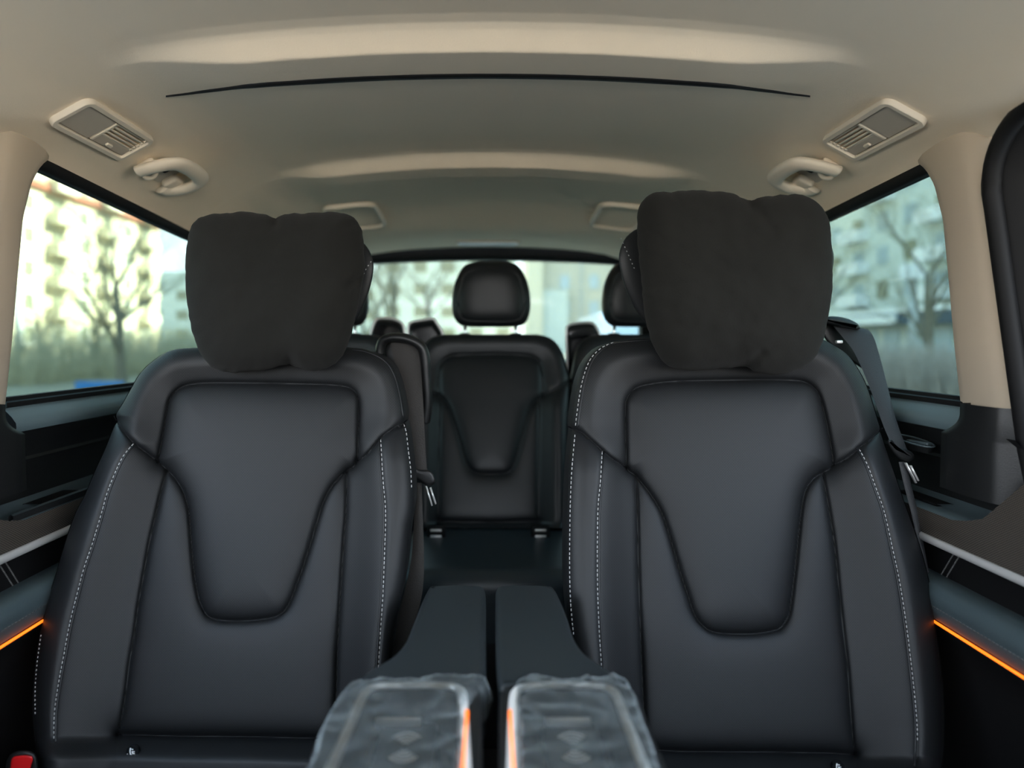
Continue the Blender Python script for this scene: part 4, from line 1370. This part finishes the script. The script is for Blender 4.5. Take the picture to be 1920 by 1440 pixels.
def grab_handle(s, label):
    M = frame_at(0.645, 1.315, 1.52, s, 0.06)
    root = thing('grab_handle', M @ Vector((0.11, 0.03, 0)), label, 'grab handle', 'roof grab handles')
    q = [(-0.012, 0.050, 0.020), (-0.013, 0.030, 0.028), (-0.002, 0.008, 0.034), (0.025, -0.006, 0.037), (0.08, -0.010, 0.038), (0.14, -0.008, 0.037), (0.185, -0.001, 0.034), (0.205, 0.018, 0.029), (0.204, 0.040, 0.022), (0.190, 0.056, 0.014), (0.165, 0.060, 0.008)]
    M = M @ Matrix.Translation((0, -0.024, 0)) @ Matrix.Diagonal((0.72, 1.2, 0.8, 1))
    nrm = (M.to_3x3() @ Vector((0, 0, 1))).normalized()
    obj('grip', *tube([M @ Vector(p) for p in catmull(q, 6)], 0.0170, 16, up=nrm, flat=0.62), 'beige_plastic', parent=root)
    obj('mount', *rbox((0.050, 0.030, 0.020), 0.007, 3, M @ Matrix.Translation((0.165, 0.040, 0.010))), 'beige_plastic', parent=root, sm=50)
    obj('mount', *rbox((0.040, 0.030, 0.018), 0.007, 3, M @ Matrix.Translation((0.010, 0.036, 0.009))), 'beige_plastic', parent=root, sm=50)
    obj('recess', *slab(rrect(0.13, 0.045, 0.015, 5, 0.09, 0.036), -0.002, 0.0025, 0.002, 3, M), 'beige_shade', parent=root, sm=50)
    obj('recess_slot', *slab(rrect(0.045, 0.020, 0.006, 4, 0.090, 0.026), 0.0, 0.0032, 0.001, 2, M), 'rubber', parent=root, sm=50)
    hk = [(0.062, 0.036, 0.000), (0.060, 0.040, 0.014), (0.056, 0.048, 0.020), (0.052, 0.056, 0.016), (0.052, 0.058, 0.010)]
    obj('coat_hook', *tube([M @ Vector(p) for p in catmull(hk, 4)], 0.0045, 8, up=nrm), 'beige_plastic', parent=root)


grab_handle(-1, 'beige grab handle behind the left roof vent')
grab_handle(1, 'beige grab handle behind the right roof vent')


def roof_panel(s, label):
    o = rrect(0.160, 0.29, 0.04, 7, s * 0.42, 2.175)
    i = offset_poly(o, 0.010)
    j = offset_poly(o, 0.014)
    rows = []
    for pl, d in ((o, -0.004), (o, 0.008), (offset_poly(o, 0.002), 0.0125), (offset_poly(o, 0.007), 0.0135), (i, 0.012), (j, 0.003)):
        rows.append([ceil_pt(p[0], p[1], d) for p in pl])
    root = thing('roof_speaker', ceil_pt(s * 0.42, 2.175), label, 'speaker cover', 'roof speaker covers')
    obj('cover_frame', *loft(rows, True), 'beige_plastic', parent=root)
    n = len(j)
    rows = []
    c = Vector((s * 0.42, 2.175))
    for k in range(6):
        t = 1 - k / 5 * 0.98
        rows.append([ceil_pt(c.x + (p[0] - c.x) * t, c.y + (p[1] - c.y) * t, 0.0042) for p in j])
    obj('cover_grille', *loft(rows, True), 'headliner', parent=root)


roof_panel(-1, 'rounded beige speaker cover on the rear headliner, left one')
roof_panel(1, 'rounded beige speaker cover on the rear headliner, right one')

dl = thing('dome_light', ceil_pt(0, 2.74), 'slim pale dome light above the rear window', 'dome light')
zc = ceil_pt(0, 2.74).z
obj('lamp_frame', *slab(rrect(0.262, 0.085, 0.035, 8, 0, 0), -0.004, 0.008, 0.004, 4, Matrix.Translation((0, 2.74, zc)) @ Matrix.Rotation(math.pi, 4, 'X')), 'beige_shade', parent=dl, sm=50)
obj('lamp_lens', *slab(rrect(0.245, 0.070, 0.03, 8, 0, 0), 0.004, 0.014, 0.006, 4, Matrix.Translation((0, 2.74, zc)) @ Matrix.Rotation(math.pi, 4, 'X')), 'dome_lens', parent=dl, sm=50)

# ------------------------------------------------------------------ outside: ground, buildings, trees
mat('asphalt', (0.33, 0.305, 0.27), 0.95, vary=0.2, vscale=0.6)
mat('lawn', (0.22, 0.20, 0.14), 1.0, vary=0.3, vscale=1.5)
mat('yellow_render', (0.58, 0.52, 0.37), 0.9, vary=0.08, vscale=0.4)
mat('pale_render', (0.66, 0.62, 0.50), 0.9)
mat('cream_render', (0.55, 0.52, 0.44), 0.9, vary=0.06, vscale=0.3)
mat('blue_grey_render', (0.60, 0.65, 0.62), 0.9, vary=0.08, vscale=0.4)
mat('white_paint', (0.85, 0.88, 0.90), 0.5)
mat('red_paint', (0.38, 0.13, 0.08), 0.8)
mat('window_dark', (0.26, 0.26, 0.19), 0.15)
mat('window_sky', (0.42, 0.50, 0.55), 0.1)
mat('awning', (0.06, 0.09, 0.12), 0.6)
mat('bark', (0.17, 0.155, 0.115), 1.0)
mat('twig', (0.24, 0.22, 0.15), 1.0)
mat('hedge_twig', (0.42, 0.36, 0.30), 1.0, vary=0.4, vscale=3)
mat('blue_paint', (0.02, 0.16, 0.42), 0.5)
mat('steel_pole', (0.45, 0.48, 0.48), 0.5)
mat('car_paint', (0.72, 0.72, 0.78), 0.25, coat=0.5)

gv = [Vector((x, y, GROUND)) for x, y in ((-160, -160), (160, -160), (160, 200), (-160, 200))]
obj('ground', gv, [(0, 1, 2, 3)], 'asphalt', sm=False, kind='structure', label='pale asphalt of the street outside')
for s, lb in ((-1, 'strip of winter lawn along the street on the left'), (1, 'strip of winter lawn along the street on the right')):
    obj('lawn_strip', *box(min(s * 9, s * 30), max(s * 9, s * 30), 5, 95, GROUND - 0.1, GROUND + 0.06), 'lawn', sm=False, kind='structure', label=lb)


def share(name, src, parent, loc):
    o = bpy.data.objects.new(name, src)
    C.objects.link(o)
    o.parent = parent
    o.location = Vector(loc) - BASE[parent.name]
    BASE[o.name] = BASE[parent.name]
    return o


def shared_mesh(name, vf, m):
    me = bpy.data.meshes.new(name)
    me.from_pydata([tuple(v) for v in vf[0]], [], vf[1])
    me.materials.append(MATS[m])
    return me


# left block: long sunlit front parallel to the van
bl = thing('apartment_block', Vector((-46, 62, GROUND)), 'tall yellowish apartment block seen through the left window', 'building')
obj('walls', *box(-54, -40, 44, 83, GROUND, 27), 'yellow_render', parent=bl, sm=False)
w_me = shared_mesh('window_pane', box(-0.05, 0.06, -0.75, 0.75, -0.75, 0.75), 'window_dark')
w_fr = shared_mesh('window_frame', merge([box(-0.02, 0.12, -0.85, -0.72, -0.85, 0.85), box(-0.02, 0.12, 0.72, 0.85, -0.85, 0.85), box(-0.02, 0.12, -0.72, 0.72, 0.72, 0.85), box(-0.02, 0.12, -0.72, 0.72, -0.85, -0.72)]), 'white_paint')
b_me = shared_mesh('balcony', merge([box(0, 1.1, -1.5, 1.5, -1.35, -1.2), box(1.0, 1.1, -1.5, 1.5, -1.2, -0.35), box(0, 1.1, -1.5, -1.4, -1.2, -0.35), box(0, 1.1, 1.4, 1.5, -1.2, -0.35)]), 'pale_render')
for fl in range(9):
    for k in range(9):
        y, z = 47 + 4.1 * k, GROUND + 2.0 + 2.9 * fl
        pn = share('window', w_me, bl, (-40, y, z))
        if k % 2 == 0 and fl:
            share('balcony', b_me, bl, (-40, y, z))
        elif fl < 6:
            share('window_frame', w_fr, pn, (-40, y, z))
            C.objects[-1].location = (0, 0, 0)
obj('red_cornice', *box(-40.2, -39.6, 44, 83, 14.6, 15.2), 'red_paint', parent=bl, sm=False)
obj('red_balcony_front', *box(-39.95, -38.9, 48.3, 50.2, 6.6, 7.5), 'red_paint', parent=bl, sm=False)

# right block: shaded front with shops on the ground floor
br = thing('shop_block', Vector((41, 58, GROUND)), 'grey green apartment block with ground floor shops seen through the right window', 'building')
obj('walls', *box(35, 48, 10, 76, GROUND, 45), 'blue_grey_render', parent=br, sm=False)  # extra height and unseen near length added to shade the van
obj('canopy', *box(33.6, 35.1, 34, 76, 2.35, 3.35), 'awning', parent=br, sm=False)
obj('canopy_edge', *box(33.5, 33.65, 34, 76, 3.35, 3.75), 'white_paint', parent=br, sm=False)
obj('shop_sign', *box(33.3, 33.55, 56, 66, 2.45, 3.2, 0.05), 'white_paint', parent=br, sm=False, label='long white shop sign on the dark canopy')
sh_me = shared_mesh('shop_window', box(-0.15, 0.05, -1.1, 1.1, -1.1, 1.1), 'window_sky')
for k in range(12):
    share('shop_window', sh_me, br, (35, 36 + 3.3 * k, GROUND + 1.4))
w2 = shared_mesh('window_pane', box(-0.08, 0.05, -0.8, 0.8, -0.8, 0.8), 'window_sky')
w3 = shared_mesh('window_pane', box(-0.08, 0.05, -0.8, 0.8, -0.8, 0.8), 'window_dark')
b2 = shared_mesh('balcony', merge([box(-1.2, 0, -1.8, 1.8, -1.35, -1.2), box(-1.2, -1.1, -1.8, 1.8, -1.2, -0.3), box(-1.2, 0, -1.8, -1.7, -1.2, -0.3), box(-1.2, 0, 1.7, 1.8, -1.2, -0.3)]), 'white_paint')
for fl in range(7):
    for k in range(10):
        y, z = 36.5 + 4.0 * k, 5.6 + 3.0 * fl
        share('window', w2 if (fl + k) % 3 else w3, br, (35, y, z))
        if (k + fl // 3) % 3 == 1:
            share('balcony', b2, br, (35, y, z))

# rear block
bk_ = thing('rear_block', Vector((14, 84, GROUND)), 'cream apartment block seen through the rear window', 'building')
obj('walls', *box(6.3, 30, 80, 92, GROUND, 24), 'cream_render', parent=bk_, sm=False)
obj('stair_tower', *box(4.6, 6.3, 78.5, 90, GROUND, 24), 'pale_render', parent=bk_, sm=False)
obj('side_wing', *box(5.0, 9.3, 79.2, 80.2, GROUND, 6.9), 'blue_grey_render', parent=bk_, sm=False)
w4 = shared_mesh('window_pane', box(-0.55, 0.55, -0.08, 0.05, -0.8, 0.8), 'window_sky')
for fl in range(7):
    for k in range(6):
        share('window', w4, bk_, (9.0 + 3.4 * k, 80, GROUND + 2.2 + 3.1 * fl))
for x in (10.9, 17.5):
    obj('downpipe', *box(x - 0.12, x + 0.12, 79.85, 80, GROUND, 24), 'steel_pole', parent=bk_, sm=False)
# low grey blocks closing the distance on the left
bd = thing('distant_block', Vector((-35, 120, GROUND)), 'distant grey block behind bare trees beyond the left window', 'building')
obj('walls', *box(-66, -8, 118, 130, GROUND, 13), 'blue_grey_render', parent=bd, sm=False)
w5 = shared_mesh('window_pane', box(-1.0, 1.0, -0.08, 0.05, -0.8, 0.8), 'window_dark')
for fl in range(3):
    for k in range(12):
        share('window', w5, bd, (-62 + 4.6 * k, 118, GROUND + 2.6 + 3.4 * fl))


bf = thing('far_block', Vector((-5, 112, GROUND)), 'grey distant block behind the bare trees in the rear window', 'building')
obj('walls', *box(-17, 4.2, 104, 114, GROUND, 24), 'blue_grey_render', parent=bf, sm=False)
for fl in range(6):
    for k in range(5):
        share('window', w5, bf, (-14.5 + 4.2 * k, 104, GROUND + 2.6 + 3.4 * fl))


def tree(loc, height, seed, label, r0=0.11, spread=0.55, levels=5, lean=(0, 0), mt='bark', twig='twig'):
    rnd = random.Random(seed)
    segs, fine = [], []

    def grow(p, d, ln, r, lev):
        n = 3
        pts, rad = [p.copy()], [r]
        q = p.copy()
        dd = d.copy()
        for k in range(n):
            dd = (dd + Vector((rnd.uniform(-1, 1), rnd.uniform(-1, 1), rnd.uniform(-0.3, 0.6))) * 0.16).normalized()
            q = q + dd * ln / n
            pts.append(q.copy())
            rad.append(r * (1 - 0.4 * (k + 1) / n))
        (segs if lev < 2 else fine).append(tube(pts, rad, 6 if lev < 2 else 3, caps=False))
        if lev >= levels:
            return
        for k in range(rnd.choice((3, 4, 4)) if lev else 7):
            a = rnd.uniform(0, 2 * math.pi)
            side_ = Vector((math.cos(a), math.sin(a), rnd.uniform(0.0, 0.5)))
            nd = (dd * rnd.uniform(0.5, 1.0) + side_ * spread * rnd.uniform(0.7, 1.3)).normalized()
            i = rnd.randint(1, n)
            grow(pts[i], nd, ln * rnd.uniform(0.55, 0.8), rad[i] * 0.52, lev + 1)
    root = thing('bare_tree', Vector(loc), label, 'tree', 'bare street trees')
    grow(Vector(loc), Vector((lean[0], lean[1], 1)).normalized(), height * 0.36, r0, 0)
    obj('trunk', *merge(segs), mt, parent=root)
    obj('branches', *merge(fine), twig, parent=root, kind='stuff')


tree((-10.7, 20.0, GROUND), 8.5, 3, 'bare forked tree with dark trunk outside the left window', r0=0.16, spread=0.6)
tree((-19.0, 29.0, GROUND), 6.5, 11, 'low bushy bare tree farthest left outside the left window', r0=0.10, spread=0.9)
tree((-15.5, 27.0, GROUND), 6.0, 17, 'low bare tree above the blue panel outside the left window', r0=0.10, spread=0.9)
tree((-16.5, 44.0, GROUND), 11.0, 5, 'distant bare tree beside the left pillow', r0=0.15, spread=0.7)
tree((-13.0, 48.0, GROUND), 11.0, 8, 'distant bare tree behind the left pillow edge', r0=0.15, spread=0.7)
tree((12.2, 18.6, GROUND), 9.0, 21, 'bare tree with slim trunk behind the hedge on the right', r0=0.13, spread=0.55)
tree((13.5, 28.0, GROUND), 10.0, 31, 'farther bare tree beside the right pillow', r0=0.12, spread=0.7)
tree((-4.2, 30.0, GROUND), 11.0, 41, 'bare tree left of the rear seat headrest, nearer one', r0=0.15, spread=0.75)
tree((-3.2, 42.0, GROUND), 13.0, 43, 'bare tree close to the rear seat headrest, farther one', r0=0.16, spread=0.75)
tree((-6.8, 38.0, GROUND), 13.0, 47, 'bare tree next to the left pillow in the rear window', r0=0.16, spread=0.75)


def hedge(x0, x1, y0, y1, h, n, label, mt='hedge_twig'):
    rnd = random.Random(3)
    out = []
    for _ in range(n):
        x, y = rnd.uniform(x0, x1), rnd.uniform(y0, y1)
        t = Vector((rnd.uniform(-0.3, 0.3), rnd.uniform(-0.3, 0.3), 1))
        ln = h * rnd.uniform(0.55, 1.05)
        p = Vector((x, y, GROUND))
        w = 0.012
        q = p + t * ln
        a = rnd.uniform(0, math.pi)
        e = Vector((math.cos(a), math.sin(a), 0)) * w
        g = Vector((-math.sin(a), math.cos(a), 0)) * w
        out.append(([p + e, p - e * 0.5 + g, p - e * 0.5 - g, q], [(0, 1, 3), (1, 2, 3), (2, 0, 3)]))
        for _k in range(3):
            m_ = p + t * ln * rnd.uniform(0.35, 0.95)
            tt = Vector((rnd.uniform(-0.8, 0.8), rnd.uniform(-0.8, 0.8), rnd.uniform(0.2, 0.9))) * 0.3
            out.append(([m_ + e * 0.7, m_ - e * 0.35 + g * 0.7, m_ - e * 0.35 - g * 0.7, m_ + tt], [(0, 1, 3), (1, 2, 3), (2, 0, 3)]))
    obj('hedge', *merge(out), mt, label=label, cat='hedge', kind='stuff')


hedge(9.4, 11.2, 9, 26, 1.42, 5200, 'brown twiggy hedge outside the right window')

mat('olive_twig', (0.44, 0.40, 0.26), 1.0, vary=0.4, vscale=3)
hedge(-17.5, -14.0, 21, 40, 2.3, 3200, 'olive bare shrubs along the street outside the left window', 'olive_twig')

# pale post with a white sign box
pp = thing('sign_post', Vector((13.2, 21.2, GROUND)), 'pale post with a white box outside the right window', 'sign post')
obj('pole', *tube([Vector((13.2, 21.2, GROUND)), Vector((13.2, 21.2, 2.9))], 0.12, 10), 'steel_pole', parent=pp)
obj('sign_box', *box(12.75, 13.4, 20.9, 21.2, 2.9, 3.35, 0.03), 'white_paint', parent=pp, sm=False)
# lamp post at the far left
obj('street_post', *tube([Vector((-17.2, 25.0, GROUND)), Vector((-17.2, 25.0, 3.0))], 0.12, 10), 'steel_pole', label='grey post at the left edge of the left window', cat='post')
# blue panel
bp_ = thing('blue_panel', Vector((-8.6, 15.0, GROUND)), 'bright blue low panel beneath the forked tree', 'panel')
obj('board', *box(-9.05, -8.0, 14.95, 15.05, GROUND + 0.12, 0.12, 0.01), 'blue_paint', parent=bp_, sm=False)
for x in (-8.95, -8.1):
    obj('foot', *box(x - 0.03, x + 0.03, 14.85, 15.15, GROUND, GROUND + 0.14), 'steel_pole', parent=bp_, sm=False)

# parked van behind
pv = thing('parked_van', Vector((3.0, 14.5, GROUND)), 'pale parked van outside the rear window', 'van')
side_prof = [(12.0, 0.35), (12.0, 1.25), (12.25, 1.85), (12.5, 2.0), (15.2, 1.98), (16.0, 1.35), (16.9, 1.15), (17.0, 0.4)]
rows = [[Vector((x, y, GROUND + z)) for y, z in side_prof] for x in (2.02, 2.14, 3.9, 4.02)]
for r_ in (0, 3):
    rows[r_] = [Vector((p.x, 14.5 + (p.y - 14.5) * 0.985, GROUND + (p.z - GROUND - 0.35) * 0.96 + 0.37)) for p in rows[r_]]
v, f = loft(rows)
n = len(side_prof)
f += [tuple(range(n)), tuple(range(3 * n, 4 * n))] + [(k * n, k * n + n - 1, (k + 1) * n + n - 1, (k + 1) * n) for k in range(3)]
obj('van_body', v, f, 'car_paint', parent=pv, sm=30)
obj('windscreen', *loft([[Vector((x, 11.985, GROUND + 1.25)) for x in (2.2, 3.85)], [Vector((x, 12.21, GROUND + 1.80)) for x in (2.3, 3.75)]]), 'window_sky', parent=pv, sm=False)
for x in (2.05, 3.99):
    for y in (12.9, 16.1):
        obj('wheel', *tube([Vector((x - 0.1, y, GROUND + 0.33)), Vector((x + 0.1, y, GROUND + 0.33))], 0.33, 20), 'rubber', parent=pv, sm=30)
